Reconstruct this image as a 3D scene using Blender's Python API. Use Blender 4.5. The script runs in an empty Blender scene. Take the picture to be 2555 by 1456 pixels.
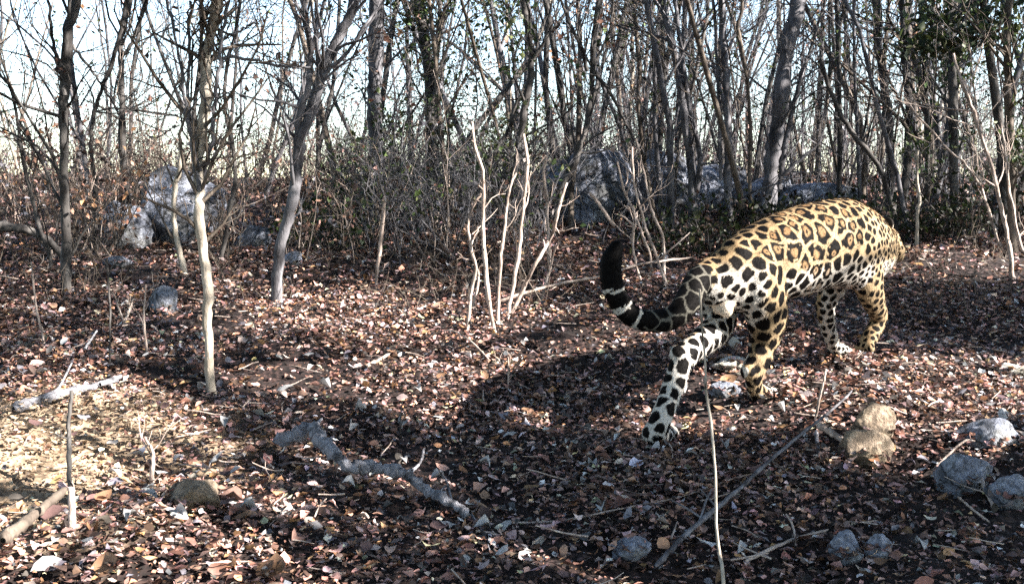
import bpy, bmesh, math, random
import numpy as np
from mathutils import Vector, noise
from mathutils.kdtree import KDTree

random.seed(7)
RNG = np.random.default_rng(7)
scene = bpy.context.scene
COL = scene.collection

# ------------------------------------------------------------------ camera, sky, sun, exposure
PITCH = math.radians(5.0)
CAM_H = 1.4
F = 1050.0                     # focal length in pixels of a 1024 wide picture
cam_data = bpy.data.cameras.new('camera')
cam = bpy.data.objects.new('camera', cam_data)
COL.objects.link(cam)
cam.location = (0, 0, CAM_H)
cam.rotation_euler = (math.radians(90) - PITCH, 0, 0)
cam_data.sensor_width = 36
cam_data.lens = F / 1024 * 36
cam_data.clip_start = 0.05
cam_data.clip_end = 6000
scene.camera = cam

SUN = Vector((0.80, -0.30, 0.52)).normalized()       # direction towards the sun
SUN_EL = math.asin(SUN.z)
SUN_AZ = math.atan2(SUN.x, SUN.y)
world = bpy.data.worlds.new('World')
scene.world = world
world.use_nodes = True
wn = world.node_tree.nodes
wl = world.node_tree.links
wn.clear()
sky = wn.new('ShaderNodeTexSky')
sky.sky_type = 'NISHITA'
sky.sun_disc = False
sky.sun_elevation = SUN_EL
sky.sun_rotation = SUN_AZ
sky.dust_density = 0.3
sky.air_density = 0.95
sky.ozone_density = 0.0
bg = wn.new('ShaderNodeBackground')
bg.inputs['Strength'].default_value = 0.068
wo = wn.new('ShaderNodeOutputWorld')
wl.new(sky.outputs[0], bg.inputs['Color'])
wl.new(bg.outputs[0], wo.inputs['Surface'])

sun_data = bpy.data.lights.new('sun', 'SUN')
sun_data.energy = 5.0
sun_data.angle = math.radians(0.5)
sun_data.color = (1.0, 0.92, 0.84)
sun = bpy.data.objects.new('sun', sun_data)
sun.rotation_euler = SUN.to_track_quat('Z', 'Y').to_euler()
sun.location = SUN * 30
COL.objects.link(sun)

scene.view_settings.view_transform = 'Standard'
scene.view_settings.look = 'None'
scene.view_settings.gamma = 1
scene.view_settings.exposure = 2.85
scene.cycles.use_denoising = False
scene.cycles.max_bounces = 5
scene.cycles.diffuse_bounces = 3
scene.cycles.transparent_max_bounces = 4

# ------------------------------------------------------------------ placing
SLOPE = 0.115
SP, CP = math.sin(PITCH), math.cos(PITCH)


def g(x, y):
    """height of the forest floor"""
    x = np.asarray(x, float); y = np.asarray(y, float)
    base = np.where(y < 12.5, SLOPE * y, SLOPE * 12.5 + SLOPE * 3.0 * (1 - np.exp(-(y - 12.5) / 3.0)))
    fall = np.clip(y - 16.5, 0, None)
    base = base - 0.26 * fall * (1 - np.exp(-fall / 4.0))
    base = np.maximum(base, -60 + 0.0 * y)
    base = np.where(y < 0, SLOPE * np.maximum(y, -60), base)
    near = np.clip((y + 8) / 6, 0, 1) * np.exp(-np.clip(y - 20, 0, None) / 10) * np.exp(-np.clip(np.abs(x) - 14, 0, None) / 8)
    b = 0.030 * np.sin(1.9 * x + 0.8 * y + 1.0) + 0.024 * np.sin(-1.3 * x + 2.3 * y + 0.5) \
        + 0.014 * np.sin(4.1 * x + 3.3 * y) + 0.012 * np.sin(5.3 * x - 4.7 * y + 2.0) + 0.006 * np.sin(11 * x + 9 * y) \
        + 0.05 * np.sin(0.55 * x + 0.3) * np.clip((y - 6) / 5, 0, 1)
    b = b + .17 * np.exp(-((x + 1.95) / .55) ** 2 - ((y - 3.75) / .75) ** 2) + .10 * np.exp(-((x + 1.25) / .5) ** 2 - ((y - 2.9) / .5) ** 2)
    return base + b * near


def ray(px, py):
    u = (px - 512) / F
    v = (py - 291.5) / F
    return Vector((u, CP - v * SP, -SP - v * CP))


def at(px, py, d):
    r = ray(px, py)
    t = d / r.y
    return Vector((0, 0, CAM_H)) + r * t


def on_ground(px, py):
    r = ray(px, py)
    d = 4.0
    t = CAM_H / max(0.02, (SLOPE * r.y - r.z))
    for _ in range(12):
        p = Vector((0, 0, CAM_H)) + r * t
        e = p.z - float(g(p.x, p.y))
        t += e / max(0.03, (SLOPE * r.y - r.z)) * 0.8
    p = Vector((0, 0, CAM_H)) + r * t
    return p


def D(x, y, d):                # point named by the 2555 px wide view of the photo
    return at(x / 2.495, y / 2.495, d)

# ------------------------------------------------------------------ objects


def tag(o, label=None, cat=None, group=None, kind=None):
    if label: o['label'] = label
    if cat: o['category'] = cat
    if group: o['group'] = group
    if kind: o['kind'] = kind
    return o


def empty(name, loc, label=None, cat=None, group=None):
    o = bpy.data.objects.new(name, None)
    o.empty_display_size = 0.1
    COL.objects.link(o)
    o.location = loc
    return tag(o, label, cat, group)


def link(name, mesh, parent=None, mat=None):
    o = bpy.data.objects.new(name, mesh)
    COL.objects.link(o)
    if mat is not None and not mesh.materials:
        mesh.materials.append(mat)
    if parent is not None:
        o.parent = parent
        o.location = -Vector(parent.location)     # meshes are written in world coordinates
    return o


def np_mesh(name, verts, quads=None, tris=None, cols=None, smooth=True):
    me = bpy.data.meshes.new(name)
    verts = np.asarray(verts, np.float32).reshape(-1, 3)
    parts, starts, n0 = [], [], 0
    for arr, k in ((quads, 4), (tris, 3)):
        if arr is not None and len(arr):
            a = np.asarray(arr, np.int32).reshape(-1, k)
            parts.append(a.ravel())
            starts.append(n0 + np.arange(len(a)) * k)
            n0 += a.size
    loops = np.concatenate(parts)
    st = np.concatenate(starts).astype(np.int32)
    me.vertices.add(len(verts)); me.vertices.foreach_set('co', verts.ravel())
    me.loops.add(len(loops)); me.loops.foreach_set('vertex_index', loops)
    me.polygons.add(len(st)); me.polygons.foreach_set('loop_start', st)
    if smooth:
        me.polygons.foreach_set('use_smooth', np.ones(len(st), bool))
    me.update(calc_edges=True)
    if cols is not None:
        ca = me.color_attributes.new('tint', 'FLOAT_COLOR', 'POINT')
        c4 = np.ones((len(verts), 4), np.float32)
        c4[:, :3] = cols
        ca.data.foreach_set('color', c4.ravel())
    return me


def tubes(P, R, k=5, rough=0.0, cap=False):
    """P (M,N,3), R (M,N) -> verts, quads of M tubes"""
    P = np.asarray(P, float); R = np.asarray(R, float)
    M, N, _ = P.shape
    T = np.empty_like(P)
    T[:, 1:-1] = P[:, 2:] - P[:, :-2]
    T[:, 0] = P[:, 1] - P[:, 0]
    T[:, -1] = P[:, -1] - P[:, -2]
    T /= np.linalg.norm(T, axis=2, keepdims=True) + 1e-9
    m = T.mean(axis=1)
    ref = np.where(np.abs(m[:, 2:3]) > 0.75 * np.linalg.norm(m, axis=1, keepdims=True), np.array([[0.93, 0.37, 0.0]]), np.array([[0, 0, 1.0]]))
    A = np.cross(T, ref[:, None, :]); A /= np.linalg.norm(A, axis=2, keepdims=True) + 1e-9
    B = np.cross(T, A)
    ang = np.arange(k) * 2 * math.pi / k
    RR = R[:, :, None] * (1 + (RNG.uniform(-rough, rough, (M, N, k)) if rough else 0)) * np.ones((1, 1, k))
    V = P[:, :, None, :] + RR[..., None] * (np.cos(ang)[None, None, :, None] * A[:, :, None, :] + np.sin(ang)[None, None, :, None] * B[:, :, None, :])
    idx = np.arange(M * N * k).reshape(M, N, k)
    nx = np.roll(idx, -1, axis=2)
    Q = np.stack([idx[:, :-1], nx[:, :-1], nx[:, 1:], idx[:, 1:]], axis=-1).reshape(-1, 4)
    return V.reshape(-1, 3), Q


class Acc:
    def __init__(s): s.v = []; s.q = []; s.t = []; s.c = []; s.n = 0

    def add(s, v, q=None, t=None, c=None):
        v = np.asarray(v, float)
        s.v.append(v)
        if q is not None: s.q.append(np.asarray(q) + s.n)
        if t is not None: s.t.append(np.asarray(t) + s.n)
        if c is not None: s.c.append(np.broadcast_to(c, v.shape))
        s.n += len(v)

    def tube(s, pts, rad, k=5, rough=0.0):
        v, q = tubes(np.array(pts)[None], np.array(rad)[None], k, rough)
        s.add(v, q)

    def mesh(s, name, smooth=True):
        return np_mesh(name, np.concatenate(s.v), np.concatenate(s.q) if s.q else None,
                       np.concatenate(s.t) if s.t else None, np.concatenate(s.c) if s.c else None, smooth)


def smooth_line(pts, rad, n):
    """Catmull-Rom resampling of a polyline"""
    P = np.array([list(p) for p in pts], float); R = np.array(rad, float)
    m = len(P)
    P2 = np.vstack([2 * P[0] - P[1], P, 2 * P[-1] - P[-2]])
    t = np.linspace(0, m - 1 - 1e-6, n)
    i = t.astype(int); f = (t - i)[:, None]
    a, b, c, d = P2[i], P2[i + 1], P2[i + 2], P2[i + 3]
    Q = 0.5 * ((2 * b) + (-a + c) * f + (2 * a - 5 * b + 4 * c - d) * f ** 2 + (-a + 3 * b - 3 * c + d) * f ** 3)
    return Q, np.interp(t, np.arange(m), R)

# ------------------------------------------------------------------ materials


def new_mat(name):
    m = bpy.data.materials.new(name); m.use_nodes = True
    nt = m.node_tree
    b = nt.nodes['Principled BSDF']
    b.inputs['Specular IOR Level'].default_value = 0.3
    return m, nt, b


def N(nt, typ, **kw):
    n = nt.nodes.new(typ)
    for k_, v in kw.items():
        if k_ in n.inputs: n.inputs[k_].default_value = v
        else: setattr(n, k_, v)
    return n


def ramp(nt, stops):
    r = nt.nodes.new('ShaderNodeValToRGB')
    el = r.color_ramp.elements
    while len(el) > 1: el.remove(el[-1])
    el[0].position = stops[0][0]; el[0].color = (*stops[0][1], 1)
    for p, c in stops[1:]:
        e = el.new(p); e.color = (*c, 1)
    return r


def bark(name, dark, mid, pale, scale=14.0, stretch=0.25, bump=0.5):
    m, nt, b = new_mat(name)
    tc = N(nt, 'ShaderNodeTexCoord')
    mp = N(nt, 'ShaderNodeMapping'); mp.inputs['Scale'].default_value = (1, 1, stretch)
    n1 = N(nt, 'ShaderNodeTexNoise', Scale=scale, Detail=6.0, Roughness=0.65)
    n2 = N(nt, 'ShaderNodeTexNoise', Scale=scale * 0.35, Detail=4.0, Roughness=0.6)
    n3 = N(nt, 'ShaderNodeTexNoise', Scale=scale * 7, Detail=3.0)
    nt.links.new(tc.outputs['Object'], mp.inputs[0])
    for n in (n1, n3): nt.links.new(mp.outputs[0], n.inputs['Vector'])
    nt.links.new(tc.outputs['Object'], n2.inputs['Vector'])
    r1 = ramp(nt, [(0.33, dark), (0.5, mid), (0.66, pale)])
    nt.links.new(n1.outputs['Fac'], r1.inputs[0])
    r2 = ramp(nt, [(0.42, (0, 0, 0)), (0.6, (1, 1, 1))])
    nt.links.new(n2.outputs['Fac'], r2.inputs[0])
    mx = N(nt, 'ShaderNodeMix', data_type='RGBA')
    nt.links.new(r2.outputs[0], mx.inputs[0])
    nt.links.new(r1.outputs[0], mx.inputs[6])
    mx.inputs[7].default_value = (*[0.45 * p + 0.55 * q for p, q in zip(pale, mid)], 1)
    nt.links.new(mx.outputs[2], b.inputs['Base Color'])
    b.inputs['Roughness'].default_value = 0.85
    add = N(nt, 'ShaderNodeMath', operation='ADD')
    nt.links.new(n1.outputs['Fac'], add.inputs[0]); nt.links.new(n3.outputs['Fac'], add.inputs[1])
    bp = N(nt, 'ShaderNodeBump', Strength=bump, Distance=0.01)
    nt.links.new(add.outputs[0], bp.inputs['Height'])
    nt.links.new(bp.outputs[0], b.inputs['Normal'])
    return m


BARK_PALE = bark('bark_pale', (0.08, 0.068, 0.052), (0.23, 0.20, 0.16), (0.45, 0.41, 0.35))
BARK_STICK = bark('bark_stick', (0.07, 0.05, 0.04), (0.25, 0.195, 0.165), (0.50, 0.43, 0.38), 24)
BARK_GREY = bark('bark_grey', (0.014, 0.013, 0.014), (0.052, 0.050, 0.056), (0.19, 0.19, 0.205))
BARK_DARK = bark('bark_dark', (0.008, 0.007, 0.007), (0.028, 0.025, 0.024), (0.11, 0.105, 0.10))
BARK_BROWN = bark('bark_brown', (0.016, 0.012, 0.009), (0.055, 0.042, 0.033), (0.16, 0.135, 0.11))
BARK_OLD = bark('bark_weathered', (0.015, 0.014, 0.014), (0.14, 0.14, 0.155), (0.48, 0.48, 0.53), 30, 1.0, 1.3)
BARKS = [BARK_GREY, BARK_DARK, BARK_BROWN, BARK_PALE]


def tint_mat(name, rough=0.6, transl=0.0, mottle=0.35):
    m, nt, b = new_mat(name)
    at_ = N(nt, 'ShaderNodeAttribute', attribute_name='tint')
    tc = N(nt, 'ShaderNodeTexCoord')
    n1 = N(nt, 'ShaderNodeTexNoise', Scale=90.0, Detail=4.0, Roughness=0.7)
    nt.links.new(tc.outputs['Object'], n1.inputs['Vector'])
    r = ramp(nt, [(0.3, (1 - mottle,) * 3), (0.7, (1 + mottle * 0.4,) * 3)])
    nt.links.new(n1.outputs['Fac'], r.inputs[0])
    mx = N(nt, 'ShaderNodeMix', data_type='RGBA', blend_type='MULTIPLY')
    mx.inputs[0].default_value = 1
    nt.links.new(at_.outputs['Color'], mx.inputs[6]); nt.links.new(r.outputs[0], mx.inputs[7])
    nt.links.new(mx.outputs[2], b.inputs['Base Color'])
    b.inputs['Roughness'].default_value = rough
    bp = N(nt, 'ShaderNodeBump', Strength=0.3, Distance=0.004)
    nt.links.new(n1.outputs['Fac'], bp.inputs['Height']); nt.links.new(bp.outputs[0], b.inputs['Normal'])
    if transl:
        tr = N(nt, 'ShaderNodeBsdfTranslucent')
        nt.links.new(mx.outputs[2], tr.inputs['Color'])
        ms = N(nt, 'ShaderNodeMixShader'); ms.inputs[0].default_value = transl
        nt.links.new(b.outputs[0], ms.inputs[1]); nt.links.new(tr.outputs[0], ms.inputs[2])
        nt.links.new(ms.outputs[0], nt.nodes['Material Output'].inputs['Surface'])
    return m


LITTER = tint_mat('dry_leaf', 0.55, 0.10)
LEAF = tint_mat('green_leaf', 0.45, 0.25, 0.2)


def rock_mat(name, dark, mid, pale):
    m, nt, b = new_mat(name)
    tc = N(nt, 'ShaderNodeTexCoord')
    n1 = N(nt, 'ShaderNodeTexNoise', Scale=7.0, Detail=9.0, Roughness=0.72)
    n2 = N(nt, 'ShaderNodeTexVoronoi', Scale=11.0)
    n3 = N(nt, 'ShaderNodeTexNoise', Scale=38.0, Detail=5.0, Roughness=0.7)
    for n in (n1, n2, n3): nt.links.new(tc.outputs['Object'], n.inputs['Vector'])
    r1 = ramp(nt, [(0.36, dark), (0.5, mid), (0.63, pale)])
    nt.links.new(n1.outputs['Fac'], r1.inputs[0])
    r3 = ramp(nt, [(0.4, (0.45,) * 3), (0.6, (1.15,) * 3)])
    nt.links.new(n3.outputs['Fac'], r3.inputs[0])
    mx = N(nt, 'ShaderNodeMix', data_type='RGBA', blend_type='MULTIPLY'); mx.inputs[0].default_value = 0.8
    nt.links.new(r1.outputs[0], mx.inputs[6]); nt.links.new(r3.outputs[0], mx.inputs[7])
    vc = N(nt, 'ShaderNodeTexVoronoi', Scale=4.5, feature='DISTANCE_TO_EDGE')
    wv = N(nt, 'ShaderNodeMix', data_type='VECTOR'); wv.inputs[0].default_value = .12
    nt.links.new(tc.outputs['Object'], wv.inputs[4]); nt.links.new(n1.outputs['Color'], wv.inputs[5]); nt.links.new(wv.outputs[1], vc.inputs['Vector'])
    rc = ramp(nt, [(0.0, (.12,) * 3), (0.035, (1,) * 3)]); nt.links.new(vc.outputs['Distance'], rc.inputs[0])
    n4 = N(nt, 'ShaderNodeTexNoise', Scale=3.0, Detail=8.0, Roughness=0.8); nt.links.new(tc.outputs['Object'], n4.inputs['Vector'])
    r4 = ramp(nt, [(0.46, (1,) * 3), (0.56, (.32, .30, .24))]); nt.links.new(n4.outputs['Fac'], r4.inputs[0])
    m2 = N(nt, 'ShaderNodeMix', data_type='RGBA', blend_type='MULTIPLY'); m2.inputs[0].default_value = 1
    m3 = N(nt, 'ShaderNodeMix', data_type='RGBA', blend_type='MULTIPLY'); m3.inputs[0].default_value = .9
    nt.links.new(mx.outputs[2], m2.inputs[6]); nt.links.new(rc.outputs[0], m2.inputs[7])
    nt.links.new(m2.outputs[2], m3.inputs[6]); nt.links.new(r4.outputs[0], m3.inputs[7])
    nt.links.new(m3.outputs[2], b.inputs['Base Color'])
    b.inputs['Roughness'].default_value = 0.9
    ad = N(nt, 'ShaderNodeMath', operation='ADD')
    nt.links.new(n1.outputs['Fac'], ad.inputs[0]); nt.links.new(n3.outputs['Fac'], ad.inputs[1])
    bp = N(nt, 'ShaderNodeBump', Strength=0.8, Distance=0.03)
    nt.links.new(ad.outputs[0], bp.inputs['Height']); nt.links.new(bp.outputs[0], b.inputs['Normal'])
    return m


ROCK_BLUE = rock_mat('limestone_grey', (0.06, 0.066, 0.085), (0.23, 0.255, 0.32), (0.48, 0.52, 0.62))
ROCK_TAN = rock_mat('stone_tan', (0.14, 0.105, 0.075), (0.27, 0.21, 0.155), (0.42, 0.35, 0.27))
ROCK_PALE = rock_mat('stone_pale', (0.40, 0.39, 0.37), (0.62, 0.61, 0.59), (0.82, 0.82, 0.80))

m, nt, b = new_mat('forest_soil')
tc = N(nt, 'ShaderNodeTexCoord')
n1 = N(nt, 'ShaderNodeTexNoise', Scale=30.0, Detail=8.0, Roughness=0.75)
n2 = N(nt, 'ShaderNodeTexVoronoi', Scale=34.0)
nt.links.new(tc.outputs['Object'], n1.inputs['Vector']); nt.links.new(tc.outputs['Object'], n2.inputs['Vector'])
r1 = ramp(nt, [(0.38, (0.003, 0.002, 0.0015)), (0.54, (0.016, 0.009, 0.008)), (0.67, (0.07, 0.040, 0.034))])
nt.links.new(n1.outputs['Fac'], r1.inputs[0])
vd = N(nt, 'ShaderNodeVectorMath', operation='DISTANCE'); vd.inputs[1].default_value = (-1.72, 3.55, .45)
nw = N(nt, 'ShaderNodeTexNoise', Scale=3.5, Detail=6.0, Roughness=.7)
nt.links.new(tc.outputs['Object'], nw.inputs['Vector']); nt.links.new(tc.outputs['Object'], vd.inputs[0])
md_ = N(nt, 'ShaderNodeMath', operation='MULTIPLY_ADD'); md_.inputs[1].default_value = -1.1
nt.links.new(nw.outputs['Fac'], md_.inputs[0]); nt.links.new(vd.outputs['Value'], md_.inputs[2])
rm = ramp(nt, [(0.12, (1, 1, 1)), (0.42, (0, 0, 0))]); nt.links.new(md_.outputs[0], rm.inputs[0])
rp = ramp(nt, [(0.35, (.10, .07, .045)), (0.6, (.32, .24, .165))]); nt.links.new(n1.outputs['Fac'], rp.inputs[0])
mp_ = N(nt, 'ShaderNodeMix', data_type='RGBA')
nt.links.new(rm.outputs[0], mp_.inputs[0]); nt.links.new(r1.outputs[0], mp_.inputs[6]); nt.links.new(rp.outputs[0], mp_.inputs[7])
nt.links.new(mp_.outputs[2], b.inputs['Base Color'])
b.inputs['Roughness'].default_value = 0.95
bp = N(nt, 'ShaderNodeBump', Strength=0.7, Distance=0.02)
nt.links.new(n2.outputs['Distance'], bp.inputs['Height']); nt.links.new(bp.outputs[0], b.inputs['Normal'])
SOIL = m

# ------------------------------------------------------------------ ground sheet
xs = np.concatenate([-np.geomspace(2500, 9, 22), np.arange(-8, 8.01, 0.07), np.geomspace(9, 2500, 22)])
ys = np.concatenate([-np.geomspace(2500, 3, 18), np.arange(-2, 1.6, 0.3), np.arange(1.7, 10, 0.06), np.arange(10, 18, 0.14), np.geomspace(18.3, 3000, 30)])
X, Y = np.meshgrid(xs, ys)
Z = g(X, Y)
fine = np.exp(-((X / 7) ** 4)) * (Y > 1) * (Y < 17)
Z = Z + fine * RNG.normal(0, 0.008, Z.shape)
ny, nx = X.shape
idx = np.arange(nx * ny).reshape(ny, nx)
Q = np.stack([idx[:-1, :-1], idx[:-1, 1:], idx[1:, 1:], idx[1:, :-1]], -1).reshape(-1, 4)
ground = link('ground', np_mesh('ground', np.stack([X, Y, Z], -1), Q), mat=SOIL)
tag(ground, 'sloping forest floor under dry leaf litter', kind='structure')

# ------------------------------------------------------------------ leaves
PAL = np.array([[.36, .215, .155], [.46, .27, .235], [.50, .355, .34], [.28, .145, .105], [.13, .085, .07], [.27, .26, .29],
                [.62, .53, .45], [.42, .23, .12], [.05, .035, .03], [.20, .17, .16], [.74, .68, .62], [.30, .30, .20]])
PALW = np.array([.15, .17, .11, .17, .13, .06, .03, .08, .06, .03, .006, .01]); PALW = PALW / PALW.sum()


def leaf_template(detail):
    if detail:
        st = [(0.22, 0.24, 0.02), (0.5, 0.32, 0.06), (0.8, 0.2, 0.03)]
        v = [(0, 0, 0)]
        for x, w, z in st: v += [(x, -w, z), (x, 0, 0), (x, w, z)]
        v += [(1.05, 0, 0.04)]
        t = [(0, 1, 2), (0, 2, 3), (7, 10, 8), (8, 10, 9)]
        for i in (1, 4):
            for j in (0, 1):
                a = i + j
                t += [(a, a + 3, a + 4), (a, a + 4, a + 1)]
        return np.array(v), np.array(t)
    v = np.array([(0, 0, 0), (0.45, -0.3, 0.07), (0.5, 0, 0), (0.45, 0.3, 0.07), (1, 0, 0.03)])
    return v, np.array([(0, 1, 2), (0, 2, 3), (1, 4, 2), (2, 4, 3)])


def leaves(pos, size, detail, tilt, cols, normal_up=True):
    """pos (M,3), size (M,), random orientation; returns verts, tris, colours"""
    tv, tt = leaf_template(detail)
    M = len(pos)
    tv = np.broadcast_to(tv, (M,) + tv.shape).copy()
    tv[..., 0] -= 0.5
    curl = RNG.normal(0.0, 0.45, M)[:, None]
    tv[..., 2] += curl * (tv[..., 0] ** 2) * 1.0 + RNG.normal(0, 0.05, tv.shape[:2])
    tv[..., 2] += RNG.normal(0.2, 0.6, M)[:, None] * tv[..., 1] ** 2 * 2.2
    tv[..., 1] *= RNG.uniform(0.6, 1.35, M)[:, None]
    az = RNG.uniform(0, 2 * math.pi, M)
    tx = RNG.normal(0, tilt, M); ty = RNG.normal(0, tilt, M)
    def rot(v, a, i, j):
        c, s = np.cos(a)[:, None], np.sin(a)[:, None]
        p, q = v[..., i].copy(), v[..., j].copy()
        v[..., i] = c * p - s * q; v[..., j] = s * p + c * q
    rot(tv, tx, 1, 2); rot(tv, ty, 0, 2); rot(tv, az, 0, 1)
    V = tv * np.asarray(size)[:, None, None] + np.asarray(pos)[:, None, :]
    nv = tv.shape[1]
    T = (tt[None] + (np.arange(M) * nv)[:, None, None]).reshape(-1, 3)
    C = np.repeat(cols, nv, axis=0)
    return V.reshape(-1, 3), T, C


def litter_cols(M):
    c = PAL[RNG.choice(len(PAL), M, p=PALW)]
    return np.clip(c * RNG.lognormal(-0.5, 0.74, (M, 1)) * RNG.normal(1, 0.05, (M, 3)), 0.006, 0.8)


def scatter_litter(y0, y1, per_m2, smin, smax, detail, tilt, lift):
    M = int((y1 ** 2 - y0 ** 2) * 0.66 * per_m2)
    y = np.sqrt(RNG.uniform(y0 ** 2, y1 ** 2, M))
    x = RNG.uniform(-0.66, 0.66, M) * y
    drift = np.sin(3.1 * x + 1.7 * y) + np.sin(-2.3 * x + 4.1 * y + 1) + .6 * np.sin(7.7 * x + 5.1 * y)
    k_ = RNG.random(M) < .72 + .2 * drift; x, y = x[k_], y[k_]; drift = drift[k_]; M = len(x)
    s = RNG.uniform(smin, smax, M) * RNG.lognormal(0, 0.22, M)
    z = g(x, y) + RNG.uniform(0.0, 1.0, M) * lift * (1 + .35 * drift) + s * 0.12
    c = litter_cols(M)
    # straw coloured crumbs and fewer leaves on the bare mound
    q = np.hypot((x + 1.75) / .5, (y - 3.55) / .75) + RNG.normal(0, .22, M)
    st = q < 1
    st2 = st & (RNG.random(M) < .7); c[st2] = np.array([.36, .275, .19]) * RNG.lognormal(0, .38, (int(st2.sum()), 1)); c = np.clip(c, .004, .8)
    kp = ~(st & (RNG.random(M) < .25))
    return leaves(np.stack([x, y, z], 1)[kp], s[kp] * np.where(st, .8, 1)[kp], detail, tilt, c[kp])


acc = Acc()
for fx, fy in ((.55, 3.98), (.66, 4.18), (1.15, 4.52), (1.22, 4.68), (1.62, 5.2), (1.72, 5.34)):
    M = 70
    an = RNG.uniform(0, 6.28, M); rr = RNG.uniform(.03, .12, M)
    x = fx + rr * np.cos(an); y = fy + rr * np.sin(an)
    v, t, c = leaves(np.stack([x, y, g(x, y) + RNG.uniform(.02, .055, M)], 1), RNG.uniform(.02, .045, M), True, .4, litter_cols(M)); acc.add(v, t=t, c=c)
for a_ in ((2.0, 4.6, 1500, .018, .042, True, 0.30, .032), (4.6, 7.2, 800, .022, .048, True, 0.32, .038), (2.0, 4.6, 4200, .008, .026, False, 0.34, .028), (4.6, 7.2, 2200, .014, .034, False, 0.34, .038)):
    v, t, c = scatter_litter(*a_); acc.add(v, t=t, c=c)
for a_ in ((7.2, 11.0, 1100, .026, .058, False, 0.38, .05), (11.0, 17.5, 260, .06, .11, False, 0.5, .06)):
    v, t, c = scatter_litter(*a_); acc.add(v, t=t, c=c)
o = link('leaf_litter', acc.mesh('leaf_litter', smooth=False), mat=LITTER)
tag(o, 'thick carpet of curled dry brown leaves on the forest floor', kind='stuff')

# the largest single leaves lying on top near the camera are pieces of the ground
protos = []
for i in range(10):
    c = np.clip(litter_cols(1) + 0.02, 0, .34)
    v, t, c = leaves(np.zeros((1, 3)), [1.0], True, 0.15, c)
    me = np_mesh('fallen_leaf', v, tris=t, cols=c, smooth=False); me.materials.append(LITTER); protos.append(me)
for i in range(280):
    y = math.sqrt(random.uniform(2.5 ** 2, 5.2 ** 2)); x = random.uniform(-0.52, 0.52) * y
    o = bpy.data.objects.new('fallen_leaf', protos[i % 10]); COL.objects.link(o)
    s = random.uniform(0.036, 0.062) * (1.4 if i % 4 == 0 else 1)
    o.scale = (s,) * 3
    o.location = (x, y, float(g(x, y)) + 0.042)
    o.rotation_euler = (random.gauss(0, 0.35), random.gauss(0, 0.35), random.uniform(0, 6.28))
    o.parent = ground

# ------------------------------------------------------------------ trees


def unit(v):
    v = np.asarray(v, float); return v / (np.linalg.norm(v) + 1e-9)


def grow(out, p0, d, L, r, level, maxlevel, nseg=5, up=0.25, kink=0.22, kids=4):
    """one wandering shoot and its side shoots, appended to out[level]"""
    P = [np.array(p0, float)]
    d = unit(d)
    for i in range(nseg - 1):
        d = unit(d + RNG.normal(0, kink, 3) + np.array([0, 0, up * 0.3]))
        P.append(P[-1] + d * L / (nseg - 1))
    P = np.array(P)
    R = np.linspace(r, r * 0.35, nseg)
    out.setdefault(level, []).append((P, R))
    if level < maxlevel:
        for _ in range(RNG.poisson(kids)):
            f = RNG.uniform(0.2, 0.95) * (nseg - 1); i = min(int(f), nseg - 2)
            q = P[i] + (P[i + 1] - P[i]) * (f - i)
            dd = unit(P[i + 1] - P[i]); side = unit(np.cross(dd, RNG.normal(0, 1, 3)))
            grow(out, q, dd * RNG.uniform(0.4, 1.0) + side * RNG.uniform(0.5, 1.0) + np.array([0, 0, up]), L * RNG.uniform(0.35, 0.6), r * 0.5 * (1 - 0.4 * f / nseg),
                 level + 1, maxlevel, nseg, up, kink, max(1, kids - 1))


def shoots_mesh(out, name, ks=(5, 4, 3, 3)):
    a = Acc()
    for lv, lst in out.items():
        P = np.array([p for p, _ in lst]); R = np.array([r for _, r in lst])
        v, q = tubes(P, np.maximum(R, 0.0012), ks[min(lv, 3)])
        a.add(v, q)
    return a.mesh(name)


GREEN = np.array([[.05, .085, .03], [.08, .12, .035], [.035, .06, .025], [.11, .13, .045], [.06, .07, .03]])


def leaf_cloud(pts, per, size, spread, pal, mat, name, parent, flt=None):
    pts = np.asarray(pts)
    p = np.repeat(pts, per, axis=0)
    p = p + RNG.normal(0, spread, p.shape)
    if flt is not None: p = p[flt(p)]
    if not len(p): return None
    c = pal[RNG.integers(0, len(pal), len(p))] * RNG.uniform(0.6, 1.3, (len(p), 1))
    v, t, c = leaves(p, RNG.uniform(size * 0.6, size * 1.3, len(p)), False, 0.9, c)
    o = link(name, np_mesh(name, v, tris=t, cols=c, smooth=False), parent, mat)
    o['kind'] = 'stuff'
    return o


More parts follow.
